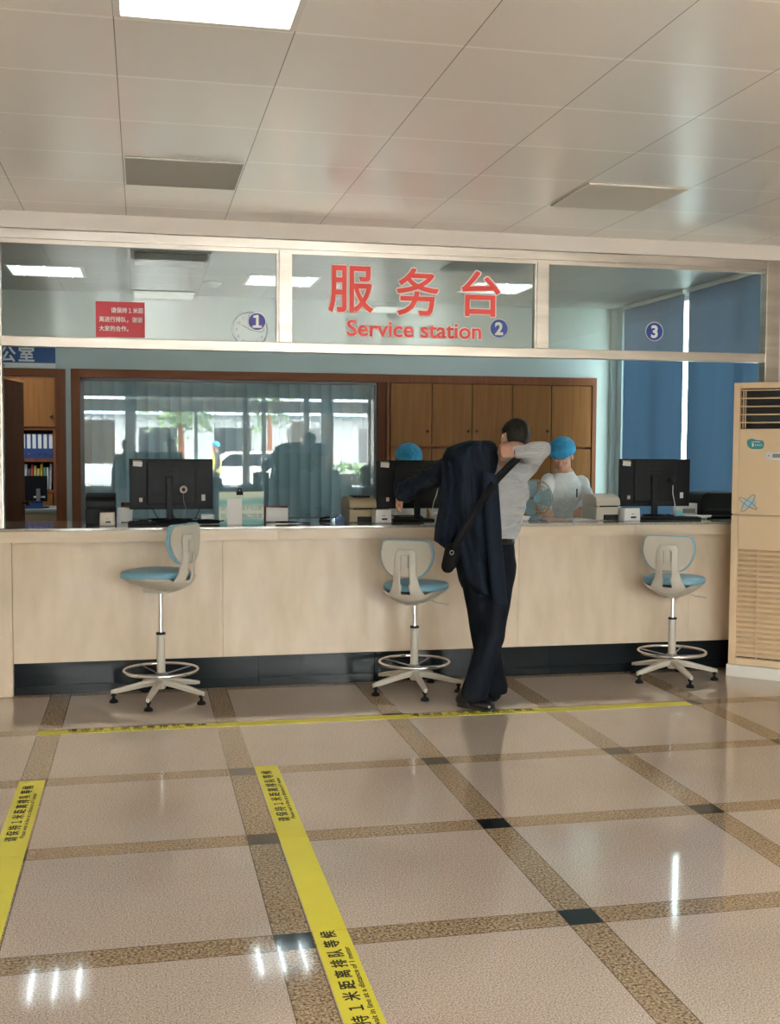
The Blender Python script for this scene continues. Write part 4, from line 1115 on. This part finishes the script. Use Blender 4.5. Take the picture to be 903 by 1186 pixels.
# canopy panel, poster
cpn = MB(); a_ = RX(150); b_ = RX(300); cpn.span((a_, YF - 1.4, 2.5), (b_, YF - 1.3, 2.95)); cpn.span((a_, YF - 1.4, 2.93), (b_, YF - .15, 2.97))
struct('trim_5', cpn, 'steel')
po = MB().span((RX(98), YF + .005, 1.15), (RX(133), YF + .012, 2.2)).build('wall_poster', 'printer_cream'); tag(po, 'pale poster on the entrance glazing, mirrored in the staff room window', 'poster')
po = MB().span((RX(337), YF + .005, 1.6), (RX(352), YF + .012, 2.2)).build('wall_poster', 'paper'); tag(po, 'white and red poster on the entrance door, mirrored in the window', 'poster')
# outside
struct('ground_outside', MB().span((-40, -60, -.1), (40, YF - .3, -.02)), 'asphalt')
ob = thing('opposite_building', 'low building with blue roof across the road, mirrored in the window', 'building', (0, -34, 0))
MB().span((-14, -3, 0), (16, 3, 3.0)).build('building_wall', 'building', ob)
mb = MB(); mb.prism([(-15, 3.6, 2.8), (-15, 0, 4.6), (-15, -3.6, 2.8)], (32, 0, 0)); mb.build('roof', 'roof_blue', ob)
mb = MB()
for k in range(9): mb.span((-12.5 + k * 3, 3.0, .9), (-11 + k * 3, 3.03, 2.3))
mb.build('building_windows', 'screen_off', ob)
def tree(x, y, h, lab):
    t = thing('street_tree', lab, 'tree', (x, y, 0), group='trees outside the entrance')
    MB().tube([(0, 0, 0), (.05, 0, h * .4), (0, .1, h * .7)], [.12, .09, .05], 10).build('trunk', 'wood_dark', t)
    rn_ = random.Random(int(x * 10)); mb = MB()
    for k in range(260):
        d_ = V(rn_.gauss(0, 1), rn_.gauss(0, 1), rn_.gauss(0, .8)); d_ = d_.normalized() * rn_.uniform(.3, 1.2); c_ = V(0, 0, h * .72) + V(d_.x, d_.y, d_.z * h * .26)
        mb.box(c_, (.22, .16, .01), Euler((rn_.uniform(-1, 1), rn_.uniform(-1, 1), rn_.uniform(0, 3))))
    mb.build('crown', 'leafy', t)
tree(A(208, 500, 26).x, -16.5, 3.7, 'small street tree left of the entrance, mirrored in the window')
tree(A(280, 500, 34).x + 1, -25, 4.6, 'street tree by the far road side, mirrored in the window')
mb = MB(); rn_ = random.Random(3)
for k in range(900): mb.box((rn_.uniform(2, 9), rn_.uniform(-23.6, -22.8), rn_.uniform(0, 1.0)), (.16, .12, .01), Euler((rn_.uniform(-1.5, 1.5), rn_.uniform(-1.5, 1.5), rn_.uniform(0, 3))))
hd = mb.build('hedge', 'leafy'); tag(hd, 'clipped green hedge outside the entrance, mirrored in the window', 'hedge')
cr = thing('parked_car', 'white car parked outside the entrance, mirrored in the window', 'car', (A(282, 550, 29.5).x, -19.0 + .0, 0), rad(90))
mb = MB(); mb.prism([(-.85, y_, z_) for y_, z_ in ((-2.1, .3), (2.1, .3), (2.15, .75), (1.2, .95), (.6, 1.40), (-1.0, 1.42), (-1.8, .98), (-2.15, .85))], (1.7, 0, 0)); o = mb.build('car_body', 'car_white', cr); bv = o.modifiers.new('b', 'BEVEL'); bv.width = .12; bv.segments = 3
mb = MB(); mb.prism([(-.862, y_, z_) for y_, z_ in ((1.0, .97), (.55, 1.33), (-.95, 1.35), (-1.5, 1.0))], (1.724, 0, 0)); mb.build('car_windows', 'screen_off', cr)
for sx_ in (-.76, .76):
    for sy_ in (-1.3, 1.35): MB().lathe([(.12, -.1), (.31, -.1), (.33, -.06), (.33, .06), (.31, .1), (.12, .1)], (sx_, sy_, .33), 'X', 20).build('wheel', 'black_soft', cr)

# ================================================================== PEOPLE
def warp(me, fn):
    ns = [v.normal.copy() for v in me.vertices]; cs = [v.co.copy() for v in me.vertices]; out = []
    for c_, n_ in zip(cs, ns): out.extend(fn(c_, n_))
    me.vertices.foreach_set('co', out); me.update()
def hand_caps(mb, w, d, n, curl, side=1, s=1.0, spread=.0):
    # w wrist, d direction of the hand, n normal out of the back of the hand, curl of the fingers in radians, side = +1/-1 thumb side
    d = Vector(d).normalized(); n = Vector(n); n = (n - d * n.dot(d)).normalized(); l = d.cross(n) * side
    cap(mb, w - d * .03, .024 * s, w + d * .015, .024 * s, l, 1.15)
    for k in range(4):
        off = (k - 1.5) * .0195 * s; kn_ = w + d * (.088 - .004 * abs(k - 1.2)) * s - l * off * 1.0
        cap(mb, w + d * .012 - l * off * .7, .0135 * s, kn_, .0115 * s, l, 1.15)
        p = kn_; dd = d.copy(); ln = [.040, .026, .021]; f_ = (.92, 1.0, .96, .80)[k]; r = .0092 * s
        for j in range(3):
            a_ = curl[j] if isinstance(curl, (list, tuple)) else curl
            dd = (Matrix.Rotation(-a_, 3, l * side) @ dd) if True else dd
            if dd.dot(n) > 0.2 and a_ > 0: dd = (Matrix.Rotation(2 * a_, 3, l * side) @ dd)
            q = p + dd * ln[j] * f_ * s; cap(mb, p, r, q, r * .90, seg=10); r *= .90; p = q
    td = (d * .75 + l * .75 - n * .35).normalized(); b0 = w + d * .020 + l * .018 * s; b1 = b0 + td * .040 * s
    cap(mb, b0, .0145 * s, b1, .0115 * s, seg=10); t2 = (d * .95 + l * .15 - n * .4).normalized()
    b2 = b1 + t2 * .030 * s; cap(mb, b1, .0110 * s, b2, .0098 * s, seg=10); b3 = b2 + t2 * .022 * s; cap(mb, b2, .0098 * s, b3, .0078 * s, seg=10)
def head_frame(fwd, up=(0, 0, 1)):
    f_ = Vector(fwd).normalized(); x = f_.cross(Vector(up)).normalized(); z = x.cross(f_)
    return Matrix((x, f_, z)).transposed()
def head_caps(mb, c, R):
    e = lambda p, r: ellip(mb, c + R @ V(*p), r, R)
    e((0, -.012, .022), (.077, .094, .093)); e((0, .020, -.030), (.062, .068, .075)); e((0, .032, -.072), (.046, .050, .040))
    e((0, .070, .012), (.050, .020, .014))
    cap(mb, c + R @ V(0, .086, .004), .008, c + R @ V(0, .104, -.030), .0125, seg=10)
    e((0, .092, -.060), (.024, .008, .006)); e((0, .090, -.070), (.020, .009, .007)); e((0, .078, -.098), (.022, .016, .014))
    for s in (-1, 1):
        e((s * .077, -.002, -.018), (.010, .020, .031)); e((s * .040, .062, -.030), (.022, .022, .020))
        e((s * .078, -.002, .004), (.009, .022, .018))
def hairshell(name, c, R, m, parent, cut, r=(.085, .103, .102), off=(0, -.014, .028), thick=.008):
    mb = MB(); bmesh.ops.create_uvsphere(mb.bm, u_segments=40, v_segments=28, radius=1.0)
    kill = []
    for v in mb.bm.verts:
        p = V(v.co.x * r[0], v.co.y * r[1], v.co.z * r[2]) + V(*off)
        if cut(p): kill.append(v)
        w_ = 1 + .02 * noise.noise(p * 45)
        v.co = c + R @ (p * w_)
    bmesh.ops.delete(mb.bm, geom=kill, context='VERTS')
    o = mb.build(name, m, parent, True); so = o.modifiers.new('s', 'SOLIDIFY'); so.thickness = thick; so.offset = 0
    return o
def shoe(parent, heel, toe, m='leather', w=.044):
    heel, toe = Vector(heel), Vector(toe); d = (toe - heel); d.z = 0; ln = d.length; d.normalize(); s = V(-d.y, d.x, 0)
    mb = MB()
    cap(mb, heel + d * .035 + V(0, 0, .045), .043, heel + d * .13 + V(0, 0, .040), .042, s, .92)
    cap(mb, heel + d * .12 + V(0, 0, .036), .042, toe - d * .045 + V(0, 0, .026), .034, s, 1.28)
    cap(mb, heel + d * .045 + V(0, 0, .06), .041, heel + d * .055 + V(0, 0, .085), .040, s, .95)
    for v in mb.bm.verts:
        if v.co.z < .004: v.co.z = .004
    me = remesh(mb, .008, 3)
    o = mesh_obj('shoe', me, m, parent); winv(o, parent)
    mb = MB(); ol = []
    for k in range(28):
        a = 2 * PI * k / 28; x_ = math.cos(a); y_ = math.sin(a); ww = w * (1.02 if x_ > -.2 else .86)
        ol.append(heel + d * (ln / 2 + x_ * ln * .5) + s * (y_ * ww * (1 - .12 * x_ ** 4)))
    mb.prism([q + V(0, 0, .001 - q.z) for q in ol], (0, 0, .016)); q = mb.build('sole', 'sole', o); return o
def person(label, J, fwd, hfwd, top='coat_white', bottom='navy_trousers', cap_m=None, hair=True, curls=.25, voxel=.009, vest=None, root=None, mask=False, hup=(0, 0, 1), feet=None, hands=None, skirt=None, tuck=None, lw=1.0, seated=False):
    fwd = Vector(fwd).normalized(); side = V(fwd.y, -fwd.x, 0).normalized()
    t = thing('person', label, 'person', root or (J['pelvis'].x, J['pelvis'].y, 0))
    R = head_frame(hfwd, hup); hc = J['head']; ax = (J['shR'] - J['shL']).normalized()
    mb = MB(); head_caps(mb, hc, R)
    cap(mb, J['neck'] - (hc - J['neck']).normalized() * .03, .056, hc + R @ V(0, -.02, -.05), .054)
    cap(mb, J['pelvis'], .095, J['chest'], .098, side, 1.45); cap(mb, J['chest'], .098, J['neck'], .055, ax, 1.5)
    for s in 'LR':
        cap(mb, J['chest'].lerp(J['sh' + s], .6), .06, J['sh' + s], .050); cap(mb, J['sh' + s], .048, J['el' + s], .038); cap(mb, J['el' + s], .038, J['wr' + s], .026)
        h = (hands or {}).get(s, {}); d = h.get('d', (J['wr' + s] - J['el' + s])); n = h.get('n', V(0, 0, 1) if abs(Vector(d).normalized().z) < .8 else side * (1 if s == 'R' else -1))
        hand_caps(mb, J['wr' + s], d, n, h.get('curl', curls), h.get('side', 1 if s == 'R' else -1))
        cap(mb, J['hip' + s], .082, J['kn' + s], .050); cap(mb, J['kn' + s], .050, J['an' + s], .036); cap(mb, J['an' + s], .036, J['an' + s] + V(0, 0, -.03), .034)
    bd_ = mesh_obj('body', remesh(mb, voxel * .75, 2), 'skin', t); winv(bd_, t)
    for s in (-1, 1):
        e = MB(); ellip(e, hc + R @ V(s * .031, .0835, .000), (.0115, .0075, .0055), R); o = e.build('eye', 'paper', t, True); winv(o, t)
        e = MB(); ellip(e, hc + R @ V(s * .031, .0902, .000), (.0050, .002, .0050), R); e.build('iris', 'black_ink', o, True)
        e = MB(); e.tube([hc + R @ V(s * .014, .090, .022), hc + R @ V(s * .033, .088, .027), hc + R @ V(s * .050, .076, .020)], .0028, 6); winv(e.build('eyebrow', 'hair', t, True), t)
    if hair:
        winv(hairshell('hair', hc, R, 'hair', t, lambda p: (p.y > .015 and p.z < .055 - .25 * max(0, .06 - p.y)) or (p.z < -.045) or (abs(p.x) > .06 and p.y > -.035 and p.z < .015)), t)
    if cap_m:
        winv(hairshell('cap', hc, R, cap_m, t, lambda p: p.z < (.030 if p.y > 0 else -.01), (.108, .118, .098), (0, -.012, .045), .006), t)
        b = MB(); pts = []
        for k in range(33):
            a = 2 * PI * k / 32; pts.append(hc + R @ V(.086 * math.sin(a), -.008 + .100 * math.cos(a), .030 + .012 * math.cos(a)))
        winv(b.tube(pts, .010, 8, False).build('cap_band', cap_m, t, True), t)
    if mask:
        b = MB(); ellip(b, hc + R @ V(0, .058, -.050), (.055, .055, .046), R); mk = b.build('face_mask', 'paper', t, True); winv(mk, t)
        for s in (-1, 1):
            winv(MB().tube([hc + R @ V(s * .052, .055, -.030), hc + R @ V(s * .078, .02, -.012), hc + R @ V(s * .088, -.012, -.002)], .0035, 6).build('mask_loop', 'paper', t, True), t)
    # clothes
    mb = MB(); g = .022
    cap(mb, J['pelvis'] + V(0, 0, -.02), .105 + g * .6, J['chest'], .100 + g, side, 1.42); cap(mb, J['chest'], .100 + g, J['neck'] - V(0, 0, .02), .050 + g * .6, ax, 1.5)
    if top == 'coat_white' and not seated: cap(mb, J['pelvis'] + V(0, 0, -.25), .135, J['pelvis'], .12, side, 1.4)
    for s in 'LR':
        cap(mb, J['chest'].lerp(J['sh' + s], .6), .068, J['sh' + s], .058); cap(mb, J['sh' + s], .060, J['el' + s], .056); cap(mb, J['el' + s], .056, J['el' + s].lerp(J['wr' + s], .9), .042)
    me = remesh(mb, voxel, 4)
    def wr_(p, n):
        q = p + n * (noise.noise(V((p.x + p.z * .6) * 8, p.y * 8, (p.z - p.x * .8) * 19)) * .009 + noise.noise(V(p.x * 20, p.y * 20, p.z * 34)) * .003)
        if tuck and q.z < tuck: q.z = tuck
        return q
    warp(me, wr_)
    o = mesh_obj('shirt' if top != 'coat_white' else 'coat', me, top, t); winv(o, t); t['_shirt'] = 0; del t['_shirt']
    b = MB(); nk = J['neck']; nd = (hc - nk).normalized(); R2 = head_frame(nd.cross(ax) if abs(nd.z) > .2 else fwd, nd)
    b.torus(.064, .011, (0, 0, 0), 28, 8); 
    for v in b.bm.verts: v.co = nk + (Matrix((ax, nd.cross(ax), nd)).transposed() @ V(v.co.x, v.co.y, v.co.z * 1.3 + .0))
    winv(b.build('collar', top, t, True), t)
    mb = MB(); cap(mb, J['pelvis'] + V(0, 0, -.05), .120, J['pelvis'] + V(0, 0, .06), .110, side, 1.40 * (1 + (lw - 1) * .4))
    for s in 'LR':
        kn, an, hp_ = J['kn' + s], J['an' + s], J['hip' + s]
        cap(mb, hp_, .098 * lw, kn, .074 * lw); cap(mb, kn, .074 * lw, an.lerp(kn, .1), .070 * lw); cap(mb, an.lerp(kn, .3), .068 * lw, V(an.x, an.y, .10), .074 * lw)
    me = remesh(mb, voxel, 4)
    def wt_(p, n):
        q = p + n * (noise.noise(V(p.x * 10, p.y * 10, p.z * 8)) * .008)
        q.z = max(q.z, .065)
        if tuck: q.z = min(q.z, tuck + .012)
        return q
    warp(me, wt_)
    winv(mesh_obj('trousers', me, bottom, t), t)
    for s in 'LR':
        if feet and s in feet: shoe(t, *feet[s])
        else:
            an = J['an' + s]; shoe(t, V(an.x, an.y, 0) - fwd * .06, V(an.x, an.y, 0) + fwd * .20)
    for s in 'LR':
        a_ = J['an' + s]; mb = MB(); cap(mb, V(a_.x, a_.y, .06), .043, a_.lerp(J['kn' + s], .25), .042); winv(mb.build('sock', 'black_cloth', t, True), t)
    if vest:
        mb = MB(); cap(mb, J['pelvis'] + V(0, 0, .02), .142, J['chest'], .136, side, 1.42); cap(mb, J['chest'], .136, J['neck'] - V(0, 0, .06), .075, ax, 1.5)
        winv(mesh_obj('vest', remesh(mb, voxel, 4), vest, t), t)
    return t
def stand(x, y, fwd, H=1.7, sw=.0):
    f_ = Vector(fwd).normalized(); s = V(f_.y, -f_.x, 0); b = V(x, y, 0); k = H / 1.72; z = lambda h: V(0, 0, h * k)
    J = dict(pelvis=b + z(.93), chest=b + z(1.28), neck=b + z(1.44), head=b + f_ * .02 + z(1.60))
    for n_, q in (('L', -1), ('R', 1)):
        J['sh' + n_] = b + s * q * .175 + z(1.39); J['el' + n_] = b + s * q * .235 + z(1.10) - f_ * .02; J['wr' + n_] = b + s * q * .22 + z(.86) + f_ * (.06 + sw * q)
        J['hip' + n_] = b + s * q * .085 + z(.90); J['kn' + n_] = b + s * q * .09 + z(.48) + f_ * .02; J['an' + n_] = b + s * q * .09 + z(.09) + f_ * sw * q
    return J

# ---- man putting on his jacket, back to the camera, legs crossed
J = dict(pelvis=A(565, 634, .13), chest=A(582, 566, .14), neck=A(590, 535, .18), head=A(595, 509, .22),
         shL=A(548, 540, .18), elL=A(499, 553, .36), wrL=A(466, 571, .54),
         shR=A(609, 543, .14), elR=A(628, 521, -.03), wrR=A(597, 523, .045),
         hipL=A(552, 652, .14), hipR=A(578, 652, .12), knL=A(561, 738, .14), knR=A(569, 736, .06),
         anL=A(573, 797, .16), anR=A(549, 806, .02))
h1 = AZ(529, 817.5); t1_ = AZ(574, 824)
man = person('man seen from behind pulling a navy jacket over one arm at the counter', J, (.1, 1, 0), (-.22, .95, -.30), top='shirt_grey', mask=True,
             feet={'R': (h1, t1_), 'L': (AZ(574.5, 813), AZ(574.5, 813) + V(-.04, .25, 0))}, voxel=.008, hup=(.25, 0, 1), tuck=A(575, 623, .13).z, lw=1.14,
             hands={'R': {'d': V(-1, .25, -.05), 'n': V(-.2, -1, .35), 'curl': [1.05, 1.1, .7], 'side': 1}, 'L': {'d': A(460, 580, .60) - A(466, 571, .54), 'n': V(-.7, -.4, .5), 'curl': .35, 'side': -1}})
# belt
b = MB(); c = A(567, 625, .13); nn = 32; ring = []
for k in range(nn + 1):
    a = 2 * PI * k / nn; ring.append((c + V(.160 * math.cos(a), .124 * math.sin(a), -.010 * math.cos(a))))
mb = MB()
for p0_, p1_ in zip(ring, ring[1:]):
    mb.bm.faces.new([mb.bm.verts.new(q) for q in (p0_ + V(0, 0, -.018), p1_ + V(0, 0, -.018), p1_ + V(0, 0, .018), p0_ + V(0, 0, .018))])
bmesh.ops.remove_doubles(mb.bm, verts=mb.bm.verts, dist=1e-4)
o = mb.build('belt', 'leather', man, True); winv(o, man); so = o.modifiers.new('s', 'SOLIDIFY'); so.thickness = .005
# watch band on the raised wrist
wd0 = (J['wrR'] - J['elR']).normalized(); 
b = MB(); b.tube([J['wrR'] - wd0 * .012, J['wrR'] + wd0 * .006], .0335, 18); winv(b.build('watch_strap', 'dark_red', man, True), man)
# jacket: draped back, front flap, filled sleeve, empty sleeve
jb = bpy.data.objects.new('jacket', None)
rows = [(511, 544, 568, .12), (514, 532, 573, .06), (520, 518, 575, .03), (530, 513, 576, .00), (545, 514, 577, -.02), (560, 515, 577.5, -.03), (575, 515, 578, -.035), (590, 515, 578.5, -.035),
        (605, 516, 579.5, -.03), (618, 518, 580.5, -.02), (632, 521, 581.5, -.01), (645, 525, 582.5, -.005), (660, 528.5, 583.5, -.0), (675, 531.5, 585, .0), (684, 535, 586, .0), (689, 540, 587, .0)]
def sheet(rows, nu, fold, wrap, phase, name, parent, m='navy', sub=3, thick=.010, hem=0):
    mb = MB(); grid = []; nr = []
    for a, b_ in zip(rows, rows[1:]):
        for k in range(sub): nr.append(tuple(a[i] + (b_[i] - a[i]) * k / sub for i in range(4)))
    nr.append(rows[-1]); nv = len(nr)
    for i, (py, xl_, xr_, yy) in enumerate(nr):
        v = i / (nv - 1); row = []
        for j in range(nu + 1):
            u = j / nu; e = abs(2 * u - 1); f_ = fold * (.2 + v * .9) * (math.sin(2 * PI * (1.7 * u + phase + .9 * v)) + .45 * math.sin(2 * PI * (3.9 * u - 1.1 * v + .6 * noise.noise(V(u * 2, v * 3, 1)))))
            f_ += fold * 3.6 * noise.noise(V(u * 3.5 - v * 2, v * 3 + u, phase * 7)) + fold * 1.2 * noise.noise(V(u * 9 - v * 3, v * 7, phase))
            y_ = yy + wrap * e ** 2.6 + f_ * (1 - e ** 6)
            py2 = py + hem * (u - .5) * v
            row.append(mb.bm.verts.new(A(xl_ + (xr_ - xl_) * u, py2, y_)))
        grid.append(row)
    for a, b_ in zip(grid, grid[1:]):
        for j in range(nu): mb.bm.faces.new((a[j], a[j + 1], b_[j + 1], b_[j]))
    o = mb.build(name, m, parent, True)
    for p in o.data.polygons: p.use_smooth = True
    so = o.modifiers.new('s', 'SOLIDIFY'); so.thickness = thick; so.offset = 0
    return o
jk = sheet(rows, 60, .013, .17, .1, 'jacket', man, hem=10); winv(jk, man)
fl = sheet([(533, 512, 532, .04), (560, 512, 534, .02), (590, 509, 533, .0), (615, 504.5, 530, -.0), (633, 503, 522, .0)], 24, .010, .10, .6, 'front_panel', jk, sub=6, hem=14)
fl.parent = jk
bk2 = sheet([(514, 545, 566, .14), (540, 520, 572, .22), (600, 518, 572, .26), (680, 540, 580, .25)], 20, .010, -.05, .3, 'jacket_lining', jk, sub=6)
# sleeve with the arm inside
mb = MB(); cap(mb, A(531, 538, .15), .088, A(500, 553, .34), .068); cap(mb, A(500, 553, .34), .070, A(475, 566, .47), .064); cap(mb, A(478, 566, .46), .062, A(468, 571, .51), .064); cap(mb, A(548, 532, .10), .085, A(531, 538, .15), .088)
me = remesh(mb, .008, 4)
warp(me, lambda p, n: p + n * (noise.noise(V(p.x * 22, p.y * 8, p.z * 12)) * .018 + noise.noise(V(p.x * 40, p.y * 20, p.z * 26)) * .006))
mesh_obj('sleeve', me, 'navy', jk)
# empty sleeve hanging down
rs_ = [(548, 558, 577, -.05), (575, 559, 578.5, -.065), (600, 561, 580, -.07), (630, 563.5, 581.5, -.065), (660, 565.5, 584, -.055), (685, 567.5, 586.5, -.05), (699, 569.5, 588, -.05)]
mb = MB(); rings = []; nr = []
for a, b_ in zip(rs_, rs_[1:]):
    for k in range(5): nr.append([a[i] + (b_[i] - a[i]) * k / 5 for i in range(4)])
nr.append(list(rs_[-1]))
for i, (py, xl_, xr_, yy) in enumerate(nr):
    c = (A(xl_, py, yy) + A(xr_, py, yy)) / 2; hw_ = (A(xr_, py, yy) - A(xl_, py, yy)).length / 2; ring = []
    for k in range(20):
        a = 2 * PI * k / 20; w_ = 1 + .10 * noise.noise(V(math.cos(a) * 1.5, math.sin(a) * 1.5, i * .22))
        ring.append(mb.bm.verts.new(c + V(hw_ * w_ * math.cos(a), .028 * w_ * math.sin(a), -.012 * math.cos(a))))
    rings.append(ring)
for a, b_ in zip(rings, rings[1:]):
    for k in range(20): mb.bm.faces.new((a[k], a[(k + 1) % 20], b_[(k + 1) % 20], b_[k]))
mb.bm.faces.new(rings[0][::-1]); mb.bm.faces.new(rings[-1])
es_ = mb.build('empty_sleeve', 'navy', jk, True)
# bag
bg_ = thing('crossbody_bag', 'small black bag hanging by its strap at the hip of the man', 'bag', A(521, 650, -.02))
mb = MB(); cap(mb, A(522.5, 636, .0), .040, A(518.5, 656, -.01), .042, V(1, 0, 0), 1.0); cap(mb, A(527, 636, .02), .04, A(521, 652, .02), .046)
me = remesh(mb, .007, 3); winv(mesh_obj('bag_body', me, 'black_cloth', bg_), bg_)
path = [A(603, 533, .15), A(600, 532, .08), A(594, 536, .015), A(585, 545, -.045), A(574, 557, -.075), A(560, 578, -.115), A(545, 602, -.105), A(533, 622, -.085), A(525, 636, -.055)]
P_ = smooth_pts(path, 6); mb = MB(); prev = None
for i, p in enumerate(P_):
    t_ = (P_[min(i + 1, len(P_) - 1)] - P_[max(i - 1, 0)]).normalized(); s_ = t_.cross(V(0, -1, 0)).normalized() * (.017 + .007 * min(1, i / 14))
    cur = [mb.bm.verts.new(p + s_), mb.bm.verts.new(p - s_)]
    if prev: mb.bm.faces.new((prev[0], prev[1], cur[1], cur[0]))
    prev = cur
o = mb.build('strap', 'black_cloth', bg_, True); winv(o, bg_); so = o.modifiers.new('s', 'SOLIDIFY'); so.thickness = .004
winv(MB().torus(.012, .003, A(523, 640, -.055), 18, 6, 'Y').build('strap_ring', 'grey_plastic', bg_, True), bg_)

# ---- seated clerk with a blue cap behind the middle monitor
Yc = 2.35
hc = A(473, 534, Yc); cx_ = hc.x
J = dict(head=hc, neck=V(cx_, Yc + .04, hc.z - .17), chest=V(cx_, Yc + .06, hc.z - .34), pelvis=V(cx_, Yc + .12, hc.z - .72))
hz_ = J['pelvis'].z
for n_, q in (('L', 1), ('R', -1)):
    J['sh' + n_] = V(cx_ + q * .185, Yc + .05, hc.z - .23); J['el' + n_] = V(cx_ + q * .25, Yc - .05, hc.z - .47); J['wr' + n_] = V(cx_ + q * .16, Yc - .28, hc.z - .44)
    J['hip' + n_] = V(cx_ + q * .09, Yc + .10, hz_ - .02); J['kn' + n_] = V(cx_ + q * .12, Yc - .32, hz_ - .02); J['an' + n_] = V(cx_ + q * .12, Yc - .30, max(.09, hz_ - .45))
person('seated clerk in a white coat and blue puffy cap behind the middle monitor', J, (0, -1, 0), (0, -.9, -.42), cap_m='cap_blue', mask=True, seated=True)
sth = hz_ - .175
stl = thing('clerk_stool', 'round grey stool under the seated clerk behind the counter', 'stool', (cx_, Yc + .14, 0))
MB().lathe([(.17, sth - .06), (.18, sth - .04), (.18, sth - .01), (.16, sth)], seg=28).build('seat', 'grey_plastic', stl, True)
MB().lathe([(.2, 0), (.2, .02), (.03, .05), (.025, sth - .06)], seg=28).build('pedestal', 'chrome', stl, True)
MB().torus(.17, .01, (0, -.0, max(.2, sth - .42))).build('foot_ring', 'chrome', stl, True)

# ---- standing clerk leaning over the counter
Ys = 2.12
hc = A(651, 527, Ys - .12); px_ = A(652, 560, Ys)
J = dict(head=hc, neck=A(653, 548, Ys - .03), chest=A(653, 568, Ys + .02), pelvis=A(656, 612, Ys + .14))
J['pelvis'].z = .93
bx0 = J['pelvis']
J['shL'] = A(673, 558, Ys); J['elL'] = A(681, 580, Ys - .10); J['wrL'] = A(672, 600, Ys - .33); J['wrL'].z = 1.13
J['shR'] = A(635, 556, Ys); J['elR'] = A(628, 580, Ys - .10); J['wrR'] = A(633, 600, Ys - .33); J['wrR'].z = 1.13
for n_, q in (('L', 1), ('R', -1)):
    J['hip' + n_] = bx0 + V(q * .085, 0, -.03); J['kn' + n_] = V(bx0.x + q * .09, bx0.y - .03, .48); J['an' + n_] = V(bx0.x + q * .09, bx0.y + .02, .09)
p3 = person('clerk in a pale uniform and blue cap leaning over the register book', J, (-.15, -1, 0), (-.55, -.75, -.62), cap_m='cap_blue')
for k in range(4):
    q = A(655 + k * .6, 562 + k * 9, Ys - .12); winv(MB().lathe([(.006, 0), (.006, -.004), (.001, -.005)], q, 'Y', 10).build('coat_button', 'paper', p3), p3)
q = A(668, 566, Ys - .115); winv(MB().tube([q, q + V(0, 0, -.07)], .006, 8).build('pen', 'black_ink', p3), p3)

# ---- people behind the camera, mirrored in the window of the staff room
def mir(px, Y): return A(px, 520, 2 * (YB + .054) - Y).x
person('worker in a yellow vest walking outside the entrance, mirrored in the window', stand(mir(250, -14.6), -14.6, (-1, .15, 0), 1.68, .12), (-1, .15, 0), (-1, .15, 0), top='dark_coat', vest='vest_yellow', cap_m='cap_blue', voxel=.016)
person('person in a dark coat standing in the hall, smaller dark outline in the mirrored scene', stand(mir(146, -8.0), -8.0, (0, 1, 0), 1.70), (0, 1, 0), (0, 1, 0), top='dark_coat', voxel=.016)
person('person in a dark coat waiting in the hall, broader dark outline in the mirrored scene', stand(mir(198, -7.3), -7.3, (.1, 1, 0), 1.74), (.1, 1, 0), (.1, 1, 0), top='dark_coat', voxel=.016)


# ================================================================== LIGHT
wd_ = bpy.data.worlds.new('world'); sc.world = wd_; wd_.use_nodes = True
bg = wd_.node_tree.nodes['Background']; bg.inputs['Color'].default_value = (1.0, .945, .895, 1); bg.inputs['Strength'].default_value = 26.0
def portal(loc, rot, sx_, sy_):
    ld = bpy.data.lights.new('sky_portal', 'AREA'); ld.shape = 'RECTANGLE'; ld.size = sx_; ld.size_y = sy_; ld.cycles.is_portal = True
    o = bpy.data.objects.new('sky_portal', ld); link(o); o.location = loc; o.rotation_euler = rot
portal((.9, YF + .05, 1.5), (rad(90), 0, 0), 9.5, 3.0)
portal((XR - .0, 2.9, 1.6), (0, rad(90), 0), 3.2, 3.3)
def lamp(x, y, z, sx_, sy_, p, col):
    ld = bpy.data.lights.new('panel_lamp', 'AREA'); ld.shape = 'RECTANGLE'; ld.size = sx_; ld.size_y = sy_; ld.energy = p; ld.color = col
    o = bpy.data.objects.new('panel_lamp', ld); link(o); o.location = (x, y, z); return o
lamp(-2.1, 6.0, 2.91, .5, .5, 6, (.95, .97, 1))  # area lamp added to brighten the back office, its source unseen

sc.view_settings.view_transform = 'Standard'; sc.view_settings.look = 'None'; sc.view_settings.gamma = 1; sc.view_settings.use_curve_mapping = False
sc.view_settings.exposure = 1.82
cy = sc.cycles; cy.use_denoising = True; cy.max_bounces = 10; cy.diffuse_bounces = 5; cy.glossy_bounces = 5; cy.transparent_max_bounces = 10; cy.transmission_bounces = 6
cy.sample_clamp_indirect = 6; cy.caustics_reflective = False; cy.caustics_refractive = False
